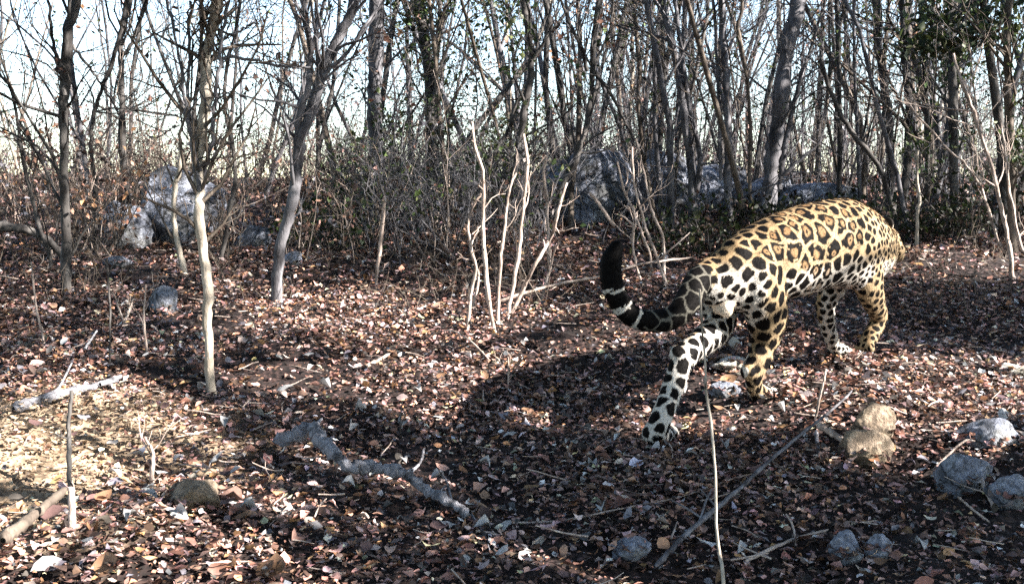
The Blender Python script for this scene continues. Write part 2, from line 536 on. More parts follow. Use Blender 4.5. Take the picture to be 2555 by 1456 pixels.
def traced_tree(name, label, cat, mat, d, pts, w0, w1, nb=8, lv=2, blen=0.9, limbs=(), fol=0, folpal=None, group=None, sub=0.035, bfrom=0.15, kinky=0.012, dtop=0.0, ground_it=True, vine=0):
    """a tree whose line is measured in the photograph and set at its distance d"""
    n = len(pts)
    if ground_it:
        b = on_ground(*pts[0])
        if d is None: d = b.y
        base = at(pts[0][0], pts[0][1], d); base.z = float(g(base.x, base.y)) - 0.05
    else:
        base = at(pts[0][0], pts[0][1], d)
    W = [at(px, py, d + dtop * i / n + random.uniform(-.04, .04)) for i, (px, py) in enumerate(pts)]
    if W[0].z > base.z + 0.04: W = [base] + W
    else: W[0] = base
    if pts[-1][1] < 8:
        e = (W[-1] - W[-2]).normalized()
        e = (e + Vector((0, 0, .5))).normalized()
        W += [W[-1] + e * 0.9 + Vector((random.uniform(-.1, .1), random.uniform(-.1, .1), 0)), W[-1] + e * 2.0 + Vector((random.uniform(-.2, .2), random.uniform(-.2, .2), 0))]
    r0, r1 = w0 * 0.5 * d / F, w1 * 0.5 * d / F
    rad = np.linspace(r0, r1, len(W))
    rad[0] *= 1.25
    root = empty(name, base, label, cat, group)
    P, R = smooth_line(W, rad, max(10, len(W) * 5))
    P = P + RNG.normal(0, kinky * min(1, r0 / 0.03) * 0.35, P.shape)
    kn = RNG.normal(0, kinky * .65, (max(4, len(P) // 4), 3)); kn[0] = 0
    P = P + np.stack([np.interp(np.linspace(0, 1, len(P)), np.linspace(0, 1, len(kn)), kn[:, a_]) for a_ in range(3)], 1)
    R = R * np.interp(np.linspace(0, 1, len(P)), np.linspace(0, 1, len(kn)), RNG.uniform(.82, 1.2, len(kn)))
    a = Acc(); a.tube(P, R, 9, 0.10)
    link('trunk', a.mesh('trunk'), root, mat)
    for lp in limbs:
        lw = lp[0]
        LW = [at(px, py, d + dtop * .5 + random.uniform(-.05, .05)) for px, py in lp[1:]]
        LP, LR = smooth_line(LW, np.linspace(lw * 0.5 * d / F, lw * 0.3 * d / F, len(LW)), len(LW) * 5)
        LP = LP + RNG.normal(0, 0.004, LP.shape)
        a = Acc(); a.tube(LP, LR, 6, 0.08)
        o2 = {}
        for _ in range(max(2, len(lp))):
            i = RNG.integers(1, len(LP) - 1)
            dd = unit(LP[i + 1 if i + 1 < len(LP) else i] - LP[i - 1])
            grow(o2, LP[i], dd * 0.6 + RNG.normal(0, .7, 3) + np.array([0, 0, .3]), blen * RNG.uniform(.3, .7), LR[i] * 0.5, 1, 2, kids=2)
        for lst in o2.values():
            v, q = tubes(np.array([p for p, _ in lst]), np.maximum(np.array([r for _, r in lst]), .0012), 3); a.add(v, q)
        link('branch', a.mesh('branch'), root, BARK_GREY if mat is BARK_PALE else mat)
    out = {}
    for _ in range(nb):
        i = int(RNG.uniform(bfrom, 0.97) * (len(P) - 2))
        dd = unit(P[i + 1] - P[i]); side = unit(np.cross(dd, RNG.normal(0, 1, 3)))
        grow(out, P[i], dd * RNG.uniform(.4, 1) + side * RNG.uniform(.5, 1), blen * RNG.uniform(.4, 1.2), max(0.003, min(R[i] * 0.45, 0.012)), 1, 1 + lv, kids=4)
    if vine:
        for _ in range(vine):
            i = int(RNG.uniform(.42, .8) * len(P)); j = min(len(P) - 1, i + int(RNG.uniform(.12, .4) * len(P)))
            seg = P[np.linspace(i, j, 5).astype(int)] + RNG.normal(0, sub, (5, 3))
            out.setdefault(2, []).append((seg, np.full(5, RNG.uniform(.002, .006))))
    if mat is BARK_STICK:
        for _ in range(7):
            i = int(RNG.uniform(.12, .95) * (len(P) - 2))
            grow(out, P[i], RNG.normal(0, 1, 3) + [0, 0, .6], RNG.uniform(.02, .06), R[i] * .5, 2, 2)
    if out:
        o = link('twigs', shoots_mesh(out, 'twigs'), root, BARK_BROWN if mat is BARK_PALE else mat); o['kind'] = 'stuff'
    if fol and out:
        ends = np.array([p[k] for lst in out.values() for p, _ in lst for k in (2, 4)])
        ends = ends[RNG.permutation(len(ends))[:fol]]
        leaf_cloud(ends, 3, 0.05, 0.03, GREEN if folpal is None else folpal, LEAF if folpal is None else LITTER, 'foliage', root)
    return root


DRY = PAL[[0, 3, 4, 7, 8]]
TT = traced_tree
TT('tree', 'dark straight trunk near the left edge, forking at the top', 'tree', BARK_DARK, None,
   [(66, 292), (67, 250), (66, 200), (64, 150), (64, 110), (66, 70), (70, 30), (75, 0)], 10, 9, 9, limbs=[(5, (64, 95), (61, 72), (54, 45), (47, 0))], fol=15, folpal=DRY)
TT('tree', 'second dark trunk from the left, slender and forking high up', 'tree', BARK_DARK, 9.5,
   [(127, 235), (125, 180), (123, 150), (122, 110), (121, 70), (120, 40), (130, 0)], 7, 6, 9, limbs=[(5, (121, 55), (128, 50), (137, 28), (147, 0)), (3, (124, 108), (140, 110), (158, 113), (178, 115))])
TT('tree', 'thin dark leaning stem between the two dark left trunks', 'tree', BARK_DARK, 8.6,
   [(97, 255), (94, 215), (95, 180), (92, 150), (94, 120), (100, 90), (110, 70), (118, 40), (126, 0)], 4.5, 3.5, 7, limbs=[(3, (72, 45), (90, 68), (103, 86), (113, 103), (119, 110))])
TT('tree', 'thin crooked dark sapling leaning from the left picture edge', 'tree', BARK_DARK, 7.6,
   [(52, 262), (44, 240), (35, 212), (28, 180), (22, 145), (17, 115), (10, 88), (0, 75), (-10, 50)], 4, 3, 8, limbs=[(3.5, (19, 120), (34, 145), (45, 170), (50, 192))])
TT('tree', 'pale vine-tangled tree with a clean yellowish lower stem standing in front of the left boulder', 'tree', BARK_PALE, None,
   [(212, 394), (210, 365), (208, 330), (207, 290), (204, 250), (200, 215), (199, 180), (201, 140), (205, 100), (208, 60), (212, 30), (217, 0)], 9, 10, 22, 2, 0.55,
   limbs=[(5, (201, 190), (192, 150), (188, 110), (189, 60), (192, 0)), (4, (200, 170), (186, 110), (180, 60), (166, 0)), (5, (201, 180), (212, 140), (216, 90), (222, 40), (228, 0)),
          (4, (205, 60), (240, 57), (265, 63), (290, 66), (310, 67)), (3, (208, 50), (228, 36), (244, 28), (258, 22))], fol=8, folpal=DRY * .5, bfrom=.35, vine=26, sub=0.06)
TT('sapling', 'pale bare stem just left of the vine-tangled tree, rising before the boulder', 'sapling', BARK_PALE, 7.3,
   [(186, 286), (180, 258), (174, 222), (174, 190), (178, 165), (180, 140)], 6, 4, 4, 1)
TT('tree', 'dark slim forked stem right of the vine-tangled tree', 'tree', BARK_DARK, 8.0,
   [(221, 262), (228, 216), (233, 190), (232, 145), (223, 110), (228, 60), (240, 0)], 5, 3, 9)
TT('tree', 'leaning whitish tree left of centre, sweeping up to the right', 'tree', BARK_GREY, None,
   [(276, 306), (281, 242), (291, 202), (298, 162), (302, 132), (314, 98), (328, 62), (340, 32), (356, -5)], 11, 9, 14, limbs=[(8, (297, 160), (299, 120), (307, 90), (311, 60), (308, 30), (303, 0)), (4, (322, 75), (345, 55), (366, 25), (385, 0))], fol=40, folpal=DRY, vine=8)
TT('tree', 'straight broad grey trunk left of centre', 'tree', BARK_GREY, 9.6,
   [(376, 245), (378, 200), (376, 140), (374, 100), (376, 60), (377, 0)], 15, 13, 14, fol=160)
TT('tree', 'dark trunk right of the broad grey one, with green leaves around it', 'tree', BARK_DARK, 10.2,
   [(438, 225), (437, 200), (435, 160), (432, 130), (430, 80), (425, 40), (418, 0)], 12, 10, 18, limbs=[(6, (432, 85), (437, 50), (440, 10), (440, -5))], fol=420)
TT('stem', 'short white bare stick standing below the broad grey trunk', 'stick', BARK_STICK, None,
   [(376, 289), (381, 245), (385, 200)], 3.5, 3, 0)
TT('tree', 'dark crooked tree at the centre above the pale shoots', 'tree', BARK_DARK, 8.3,
   [(505, 240), (508, 205), (515, 172), (520, 140), (525, 110), (533, 62), (530, 38), (522, 0)], 7, 6, 12, limbs=[(5, (500, 215), (488, 168), (496, 150), (508, 130), (518, 98)), (4, (531, 60), (545, 40), (552, 0))], fol=160)
TT('tree', 'dark hanging tree with leaf clumps right of centre, branches spread in a V', 'tree', BARK_DARK, 9.0,
   [(552, 235), (558, 195), (570, 170), (577, 150), (584, 130), (590, 100), (593, 70), (594, 40), (598, 0)], 6, 5, 10,
   limbs=[(4, (588, 72), (578, 40), (566, 15), (560, -5)), (4, (594, 72), (610, 92), (622, 115), (634, 140)), (3, (596, 60), (608, 35), (614, 0))], fol=60, folpal=DRY)
TT('tree', 'pair of straight pale poles side by side right of centre', 'tree', BARK_GREY, 9.3,
   [(690, 245), (692, 180), (684, 110), (678, 70), (670, 35), (663, 0)], 8, 6, 8, limbs=[(6, (697, 190), (700, 150), (690, 110), (683, 60), (674, 0))])
TT('tree', 'thick dark grey trunk leaning right above the back of the jaguar', 'tree', BARK_GREY, 9.4,
   [(762, 250), (768, 195), (773, 160), (777, 128), (781, 98), (785, 65), (790, 38), (797, -5)], 18, 12, 12, limbs=[(6, (779, 190), (786, 140), (795, 100), (803, 66)), (4, (770, 185), (790, 168), (812, 150), (825, 135))], fol=30)
TT('tree', 'pale double pole left of the thick leaning trunk', 'tree', BARK_GREY, 9.0,
   [(727, 235), (728, 170), (728, 130), (726, 80), (724, 40), (722, 0)], 8, 7, 8, limbs=[(4, (721, 180), (719, 120), (717, 60), (714, 0))])
TT('tree', 'crooked thin stem between the pale poles and the leaning trunk', 'tree', BARK_BROWN, 9.0,
   [(752, 225), (749, 175), (750, 130), (748, 90), (744, 55), (737, 25), (741, 0)], 4, 3.5, 7)
TT('tree', 'dark slender trunk right of the leaning trunk', 'tree', BARK_DARK, 10.0,
   [(842, 225), (841, 180), (840, 120), (838, 60), (836, 0)], 5, 4, 9)
TT('tree', 'dark trunk leaning left behind the shoulder of the jaguar', 'tree', BARK_DARK, 9.0,
   [(898, 235), (886, 185), (873, 157), (850, 130), (832, 97), (820, 60)], 7, 4, 7)
TT('tree', 'stout dark trunk above the shoulder of the jaguar', 'tree', BARK_DARK, 10.6,
   [(892, 225), (891, 180), (888, 140), (884, 90), (879, 45), (876, 0)], 10, 7, 12, fol=220)
TT('tree', 'straight narrow dark pole in the right thicket', 'tree', BARK_DARK, 9.5,
   [(927, 215), (927, 165), (927, 120), (925, 60), (921, 0)], 5, 4, 8)
TT('tree', 'dark trunk under the heavy dark canopy at upper right', 'tree', BARK_DARK, 9.2,
   [(957, 235), (955, 175), (953, 120), (953, 60), (950, 0)], 9, 7, 14, fol=420)
TT('tree', 'last tall dark trunk before the right picture edge', 'tree', BARK_BROWN, 8.0,
   [(1014, 262), (1012, 200), (1009, 120), (1008, 60), (1008, 0)], 9, 7, 14, fol=300)
TT('tree', 'pale bent stems sweeping down at the right edge', 'tree', BARK_STICK, 7.2,
   [(1013, 285), (1008, 240), (1000, 200), (992, 165), (980, 130), (966, 88), (955, 55)], 4, 3, 6, limbs=[(3, (1000, 246), (990, 215), (975, 176), (945, 146), (905, 100)), (3, (1022, 250), (1012, 205), (1006, 160), (1000, 110))])
TT('stem', 'single pale upright pole standing free right of the jaguar', 'stick', BARK_PALE, 8.2,
   [(916, 240), (917, 205), (918, 180), (918, 150)], 4, 3, 0)
# fan of stems growing out of one stool right of centre
for i, (lab, pts, w) in enumerate([
    ('leftmost stem of the fan before the big boulder', [(652, 238), (640, 195), (628, 150), (612, 105), (598, 72)], 4),
    ('second stem of the fan before the big boulder', [(658, 238), (650, 190), (643, 150), (640, 110), (638, 60), (634, 0)], 5),
    ('middle stem of the fan, straight and pale', [(664, 238), (660, 180), (656, 120), (655, 60), (650, 0)], 5),
    ('right hand stem of the fan, bending to the right at the top', [(672, 238), (676, 180), (682, 130), (694, 80), (704, 30), (708, 0)], 4)]):
    TT('sapling', lab, 'sapling', [BARK_GREY, BARK_BROWN, BARK_GREY, BARK_DARK][i], 9.6, pts, w, 3, 8, fol=10, folpal=DRY)

# pale shoots in the centre foreground of the thicket
shoots = [
    ('sapling', 'tallest pale shoot on the left side of the pale clump', [(494, 332), (490, 300), (486, 260), (484, 220), (483, 185), (477, 150), (472, 120)], 4.2, 2),
    ('sapling', 'pale shoot second in the clump, bending left at mid height', [(497, 322), (500, 280), (504, 235), (507, 195), (513, 172)], 3.6, 2),
    ('sapling', 'straight bright shoot in the middle of the pale clump', [(508, 318), (514, 280), (521, 240), (526, 200), (527, 165), (524, 135)], 4.2, 2.4),
    ('sapling', 'rightmost shoot of the pale clump, leaning far to the right', [(510, 316), (522, 290), (537, 262), (549, 235), (556, 212), (566, 180)], 3.8, 2),
    ('sapling', 'upright thin shoot with a curved top right of the clump', [(548, 272), (549, 240), (547, 205), (545, 180), (547, 155)], 3, 2),
    ('sapling', 'short leftmost shoot of the clump with a kink near its top', [(466, 332), (470, 300), (474, 272), (471, 250), (468, 222), (477, 198), (484, 192)], 3, 1.6),
    ('sapling', 'short low shoot at the left foot of the pale clump', [(472, 312), (477, 282), (475, 262), (470, 248)], 2.6, 1.5),
    ('sapling', 'thin crooked shoot standing right of the clump behind the fallen pole', [(541, 302), (546, 280), (553, 256), (560, 240)], 2.4, 1.4)]
for nm, lab, pts, w0, w1 in shoots:
    TT(nm, lab, 'sapling', BARK_STICK, None, pts, w0 + .8, w1 + .6, 2, 1, 0.25, bfrom=.6)
shoots2 = [
    ('white forked shoot standing just right of the raised tail', [(642, 285), (637, 262), (633, 242), (631, 228), (625, 215)], 3.4, [(2, (632, 235), (635, 225), (637, 212))]),
    ('long pale shoot leaning left, its foot beside the jaguar rump', [(666, 288), (658, 262), (650, 236), (644, 216), (636, 186), (632, 150)], 3.2, []),
    ('pale shoot right of the long leaning one, highest of the three', [(664, 246), (657, 226), (650, 205), (644, 180), (634, 140)], 3.2, []),
    ('faint pale shoot between the tail and the leaning pair', [(652, 256), (643, 236), (634, 215), (624, 190), (616, 160)], 2.6, [])]
for lab, pts, w, lm in shoots2:
    TT('sapling', lab, 'sapling', BARK_STICK, None if pts[0][1] > 280 else 7.4, pts, w, 2, 3, 1, 0.25, bfrom=.6, limbs=lm)
lefts = [
    ('thin pale stem leaning in the shade at far left', [(46, 350), (40, 320), (35, 290), (30, 262)], 3),
    ('slim straight upright stem on the left below the dark trunks', [(110, 366), (109, 325), (108, 285), (107, 255)], 2.6),
    ('forked white twig standing beside the pale bluish stone', [(125, 332), (125, 320), (120, 308), (115, 298)], 2.4),
    ('slender green-grey stem just right of the pale bluish stone', [(148, 358), (145, 335), (144, 310), (147, 285)], 2.6),
    ('broken bare stub standing near the flat grey stone', [(155, 487), (151, 462), (147, 440)], 5),
    ('tiny dark seedling stem in the middle of the clearing', [(403, 442), (402, 425), (400, 402)], 2.2),
    ('thin upright seedling on the shaded strip left of the hind feet', [(509, 398), (507, 380), (506, 355)], 2),
]
for lab, pts, w in lefts:
    TT('stem', lab, 'sapling', BARK_STICK if 'dark' not in lab else BARK_DARK, None, pts, w, w * .6, 2, 1, 0.15, bfrom=.5,
       limbs=[(2, (125, 320), (130, 308), (133, 300))] if 'forked' in lab else ())
# close slender stems
TT('sapling', 'long thin yellowish stem standing close in front of the hind legs', 'sapling', BARK_PALE, 2.75,
   [(722, 575), (719, 540), (714, 480), (709, 420), (706, 375), (702, 330), (699, 288)], 3.6, 2.2, 2, 0, 0.04, bfrom=.5, dtop=0.1, kinky=0.004)
TT('stem', 'grey-white broken stake standing upright in the lower left corner', 'stick', BARK_STICK, 2.85,
   [(72, 575), (72, 540), (72, 505), (71, 485)], 7, 6, 0, kinky=0.004)
TT('stem', 'dark slender stem rising at lower left behind the white stake', 'sapling', BARK_DARK, None,
   [(69, 492), (69, 460), (68, 425), (69, 388)], 5.5, 3.5, 2, 1, 0.1)

# background forest: trees that can be told apart only by place share one label per group


TONE = ['grey', 'dark', 'brown', 'pale']
USED = {}


def place_words(x, y):
    px = 512 + F * x / y
    marks = [(64, 'the dark straight left trunk'), (122, 'the second dark trunk'), (206, 'the vine-tangled tree'), (298, 'the leaning whitish tree'), (377, 'the broad grey trunk'),
             (434, 'the green-leaved dark trunk'), (520, 'the crooked centre tree'), (590, 'the V-branched tree'), (655, 'the fan of stems'), (727, 'the pale double pole'), (776, 'the thick leaning trunk'),
             (840, 'the dark slender trunk'), (888, 'the stout dark trunk'), (953, 'the dark canopy trunk'), (1010, 'the rightmost trunk')]
    m_ = min(marks, key=lambda q: abs(q[0] - px))
    q_ = abs(px - m_[0]); w_ = 'just ' if q_ < 9 else ('' if q_ < 20 else 'well ')
    return w_ + ('left of ' if px < m_[0] else 'right of ') + m_[1]


def wild_tree(x, y, h, r, mi, nb, name='thin_tree', label=None, group=None, cat='tree', low=0.12, fol=0, lv=2, blen=(0.25, 0.55), lean=0.18):
    z = float(g(x, y)) - 0.05
    root = empty(name, (x, y, z), label, cat, group or 'thin bare trees of the thicket')
    n = 9
    P = [np.array([x, y, z])]
    d = unit([RNG.normal(0, lean), RNG.normal(0, lean), 1])
    for i in range(n - 1):
        d = unit(d + RNG.normal(0, 0.09, 3) + [0, 0, .05]); P.append(P[-1] + d * h / (n - 1))
    P = np.array(P); R = np.linspace(r * 1.15, r * 0.35, n)
    if label is None:
        dx = P[4][0] - P[0][0]
        how = 'leaning left' if dx < -.14 else ('leaning right' if dx > .14 else 'upright')
        thick = 'stout' if r > .03 else ('thin' if r > .018 else 'wispy')
        far = 'nearer' if y < 11 else ('middle' if y < 14.5 else 'farther')
        root['label'] = f"{far} {thick} {TONE[mi]} tree, {how}, {'leafy, ' if fol else ''}{place_words(x, y)}"
    a = Acc(); a.tube(P, R, 6, 0.08)
    link('trunk', a.mesh('trunk'), root, BARKS[mi])
    out = {}
    for _ in range(nb):
        f = RNG.uniform(low, 0.95) * (n - 1); i = int(f)
        q = P[i] + (P[i + 1] - P[i]) * (f - i); dd = unit(P[i + 1] - P[i]); side = unit(np.cross(dd, RNG.normal(0, 1, 3)))
        grow(out, q, dd * RNG.uniform(.6, 1.4) + side * RNG.uniform(.4, 1), h * RNG.uniform(*blen), R[i] * RNG.uniform(.3, .55), 1, 1 + lv, kids=3)
    o = link('crown', shoots_mesh(out, 'crown', (5, 4, 3, 3)), root, BARKS[mi]); o['kind'] = 'stuff'
    if fol:
        ends = np.array([p[k] for lst in out.values() for p, _ in lst for k in (2, 3, 4)])
        ends = ends[RNG.permutation(len(ends))[:fol]]
        leaf_cloud(ends, 2, 0.06, 0.03, DRY if RNG.random() < .6 else GREEN, LITTER, 'foliage', root)
    return root


placed = []
k = 0
while k < 190:
    y = RNG.uniform(8.8, 19.0)
    x = RNG.uniform(-0.56, 0.56) * y
    u = x / y
    dens = 0.33 if u < -0.1 else (0.75 if u < 0.05 else 1.0)
    if RNG.random() > dens: continue
    if y < 10.5 and u < 0.0 and RNG.random() < .6: continue
    if any((x - a) ** 2 + (y - b_) ** 2 < 0.07 for a, b_ in placed): continue
    placed.append((x, y))
    mi = int(RNG.choice(4, p=[.38, .36, .21, .05]))
    if mi == 3 and y < 12: mi = 0
    wild_tree(x, y, RNG.uniform(3.5, 6.0), RNG.uniform(0.010, 0.036) * (1 + 0.15 * (u > 0)), mi, int(RNG.integers(3, 8)), fol=int(RNG.choice([0, 12, 24, 50])), lean=.1 if u > 0 else .2)
    k += 1

# ------------------------------------------------------------------ thicket of twigs nobody could count


def hides_rock(x, y):
    px = 512 + F * x / y
    m_ = np.zeros(len(x), bool)
    for a, b_, d_ in ((548, 700, 10.0), (690, 850, 10.2), (125, 215, 9.1), (235, 275, 9.0)):
        m_ |= (px > a) & (px < b_) & (y < d_) & (RNG.random(len(x)) < .93)
    return m_


def thicket(name, label, n, xr, yr, hr, spread, mat, drop=0.0, rad=0.003, bend=0.16):
    y = RNG.uniform(yr[0], yr[1], n); x = RNG.uniform(xr[0], xr[1], n) * y
    keep = ~hides_rock(x, y); x, y = x[keep], y[keep]; n = len(x)
    p = np.stack([x, y, g(x, y) + RNG.uniform(-.03, drop, n)], 1)
    d = RNG.normal(0, spread, (n, 3)); d[:, 2] = 1
    d /= np.linalg.norm(d, axis=1, keepdims=True)
    clump = np.clip(.75 + .45 * np.sin(2.7 * x + 1.1 * y) + .35 * np.sin(5.3 * x - 2.2 * y + 1) + .2 * np.sin(11 * x), .25, 1.9)
    L = RNG.uniform(hr[0], hr[1], n) / 5 * clump
    P = [p]
    for i in range(5):
        d = d + RNG.normal(0, bend, (n, 3)); d /= np.linalg.norm(d, axis=1, keepdims=True)
        P.append(P[-1] + d * L[:, None])
    P = np.stack(P, 1)
    r = RNG.uniform(.5, 1.5, n)[:, None] * rad * np.linspace(1.3, .5, 6)[None]
    v, q = tubes(P, r, 3)
    a = Acc(); a.add(v, q)
    # side twigs
    s = P[:, 2] + (P[:, 3] - P[:, 2]) * RNG.uniform(0, 1, (n, 1))
    for _ in range(2):
        dd = RNG.normal(0, 1, (n, 3)); dd[:, 2] = np.abs(dd[:, 2]) * .8; dd /= np.linalg.norm(dd, axis=1, keepdims=True)
        S = [s]
        for i in range(3):
            dd = dd + RNG.normal(0, .25, (n, 3)); dd /= np.linalg.norm(dd, axis=1, keepdims=True)
            S.append(S[-1] + dd * L[:, None] * .8)
        v, q = tubes(np.stack(S, 1), r[:, 2:] * .7, 3); a.add(v, q)
    o = link(name, a.mesh(name), mat=mat)
    tag(o, label, kind='stuff')
    return P


Pa = thicket('twig_thicket', 'tangle of fine brown twigs on the left behind the clearing', 1500, (-.56, -.12), (7.8, 14.5), (.25, .95), .45, BARK_BROWN, .3)
Pb = thicket('twig_thicket', 'tangle of fine grey twigs at the centre behind the pale shoots', 1500, (-.14, .12), (7.8, 14.0), (.3, 1.1), .45, BARK_GREY, .3)
Pc = thicket('twig_thicket', 'dark tangle of twigs on the right behind the jaguar', 800, (.12, .56), (9.6, 15.5), (.25, .75), .4, BARK_DARK, .3)
Pd = thicket('far_brush', 'fine brown brush on the ridge against the sky', 1900, (-.58, .5), (13.5, 18.0), (.5, 2.3), .4, BARK_BROWN, .3, .0035)
thicket('pale_twigs', 'pale sunlit twigs standing among the left and centre thicket', 420, (-.56, .1), (7.6, 13), (.4, 1.3), .3, BARK_STICK, .2, .0028)
thicket('grey_twigs', 'upright grey switches among the trees on the right', 520, (.05, .56), (9.5, 17), (.9, 2.6), .14, BARK_GREY, .2, .004, .08)
# crossing vines and fine twigs hanging between the trees


def tangle(n, ur, yr, zr, L, mat, rad, label, leafpal, nleaf, lmat):
    y = RNG.uniform(yr[0], yr[1], n); x = RNG.uniform(ur[0], ur[1], n) * y
    p = np.stack([x, y, g(x, y) + RNG.uniform(zr[0], zr[1], n) ** 1.0], 1)
    d = RNG.normal(0, 1, (n, 3)) * [1, .7, .9] + [0, 0, .25]; d /= np.linalg.norm(d, axis=1, keepdims=True)
    st = RNG.uniform(L[0], L[1], n) / 7
    P = [p]
    for i in range(7):
        d = d + RNG.normal(0, .2, (n, 3)); d /= np.linalg.norm(d, axis=1, keepdims=True); P.append(P[-1] + d * st[:, None])
    P = np.stack(P, 1)
    a = Acc(); v, q = tubes(P, RNG.uniform(.5, 1.5, n)[:, None] * rad * np.linspace(1.2, .5, 8)[None], 3); a.add(v, q)
    for _ in range(3):
        j = RNG.integers(1, 6); s0 = P[:, j]
        dd = RNG.normal(0, 1, (n, 3)) + (P[:, j + 1] - P[:, j]) / st[:, None]; dd /= np.linalg.norm(dd, axis=1, keepdims=True)
        S_ = [s0]
        for i in range(3):
            dd = dd + RNG.normal(0, .3, (n, 3)); dd /= np.linalg.norm(dd, axis=1, keepdims=True); S_.append(S_[-1] + dd * st[:, None] * .8)
        v, q = tubes(np.stack(S_, 1), np.full((n, 4), rad * .55), 3); a.add(v, q)
    o = link('twig_tangle', a.mesh('twig_tangle'), mat=mat); tag(o, label, kind='stuff')
    pts = P[:, 1:].reshape(-1, 3); pts = pts[RNG.integers(0, len(pts), nleaf)] + RNG.normal(0, .03, (nleaf, 3))
    c = leafpal[RNG.integers(0, len(leafpal), nleaf)] * RNG.uniform(.5, 1.3, (nleaf, 1))
    v, t, c = leaves(pts, RNG.uniform(.025, .07, nleaf), False, .9, c)
    o = link('hanging_leaves', np_mesh('hanging_leaves', v, tris=t, cols=c, smooth=False), mat=lmat); tag(o, 'leaves hanging in the ' + label, kind='stuff')


tangle(170, (-.55, -.1), (8.2, 14), (.5, 3.0), (.4, 1.3), BARK_DARK, .0035, 'dark twig tangle between the left trees', np.vstack([PAL[[3, 4, 8]], GREEN * .7]), 450, LITTER)
tangle(520, (-.15, .18), (8.6, 14), (.5, 3.4), (.4, 1.3), BARK_BROWN, .0035, 'brown twig tangle between the centre trees', np.vstack([PAL[[3, 4]], GREEN * .8, GREEN]), 2600, LEAF)
tangle(420, (.15, .56), (9.5, 15), (.6, 3.6), (.4, 1.3), BARK_GREY, .0035, 'grey twig tangle between the right trees', np.vstack([PAL[[3, 8]], GREEN * .6]), 1500, LEAF)
Pe = thicket('dry_undergrowth', 'low dry stalks and twigs over the shaded slope', 1500, (-.56, .5), (6.2, 9.5), (.1, .4), .8, BARK_BROWN, .05, .002)
for P_, lab, pal, mt, fr, sz in ((Pa, 'dry brown leaves caught in the left thicket', PAL[[0, 1, 3, 4, 5, 8]], LITTER, .9, .05), (Pb, 'dry and greenish leaves caught in the centre thicket', np.vstack([PAL[[3, 4, 5, 9]], GREEN]), LITTER, .9, .05),
                                 (Pc, 'dark green leaves of the right thicket', np.vstack([GREEN * .5, PAL[[4, 8]] * .7]), LEAF, .7, .045), (Pd, 'pale leaves of the ridge brush', PAL[[1, 2, 0, 5]], LITTER, 1.2, .06)):
    pts = P_[:, 2:].reshape(-1, 3); pts = pts[RNG.permutation(len(pts))[:int(len(P_) * fr)]]
    p = np.repeat(pts, 2, 0) + RNG.normal(0, .05, (len(pts) * 2, 3))
    c = pal[RNG.integers(0, len(pal), len(p))] * RNG.uniform(.6, 1.3, (len(p), 1))
    v, t, c = leaves(p, RNG.uniform(sz * .6, sz * 1.4, len(p)), False, .9, c)
    o = link('thicket_leaves', np_mesh('thicket_leaves', v, tris=t, cols=c, smooth=False), mat=mt)
    tag(o, lab, kind='stuff')

# dark green undergrowth shrubs


def shrub(px, py, d, w, h, n, label, pal=GREEN, size=.055, cat='shrub', name='shrub'):
    c = at(px, py, d); c.z = float(g(c.x, c.y))
    root = empty(name, c, label, cat)
    out = {}
    for _ in range(int(n / 12)):
        a = RNG.uniform(0, 6.28); rr = RNG.uniform(0, .45)
        grow(out, [c.x + w * rr * math.cos(a), c.y + w * rr * .6 * math.sin(a), c.z], [math.cos(a) * .7, math.sin(a) * .5, 1], h * RNG.uniform(.6, 1.1), .005, 1, 2, kids=3)
    o = link('stems', shoots_mesh(out, 'stems'), root, BARK_DARK); o['kind'] = 'stuff'
    ends = np.array([p[k] for lst in out.values() for p, _ in lst for k in (1, 2, 3, 4)])
    ends = ends[RNG.integers(0, len(ends), n)]
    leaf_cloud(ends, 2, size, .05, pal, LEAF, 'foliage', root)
    return root


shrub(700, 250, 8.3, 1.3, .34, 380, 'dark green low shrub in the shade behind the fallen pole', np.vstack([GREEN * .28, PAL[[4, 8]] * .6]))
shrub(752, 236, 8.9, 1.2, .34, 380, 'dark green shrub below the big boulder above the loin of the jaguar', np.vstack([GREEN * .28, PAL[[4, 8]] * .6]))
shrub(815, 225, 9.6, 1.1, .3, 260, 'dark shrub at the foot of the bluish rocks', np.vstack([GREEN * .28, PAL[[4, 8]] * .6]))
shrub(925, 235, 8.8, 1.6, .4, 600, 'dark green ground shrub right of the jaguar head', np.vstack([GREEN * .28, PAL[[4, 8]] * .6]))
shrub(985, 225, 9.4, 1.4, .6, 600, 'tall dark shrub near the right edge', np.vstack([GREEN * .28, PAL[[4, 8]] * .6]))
shrub(335, 232, 8.8, .5, .5, 260, 'dark leafy bush at the foot of the broad grey trunk', GREEN * .6)
shrub(410, 205, 9.6, 1.3, .9, 500, 'loose green bush between the broad grey and the dark trunk')
shrub(93, 195, 8.4, .35, .9, 160, 'brown leafy tuft hanging on the thin leaning stem', DRY)

# ------------------------------------------------------------------ rocks


LODGED = []


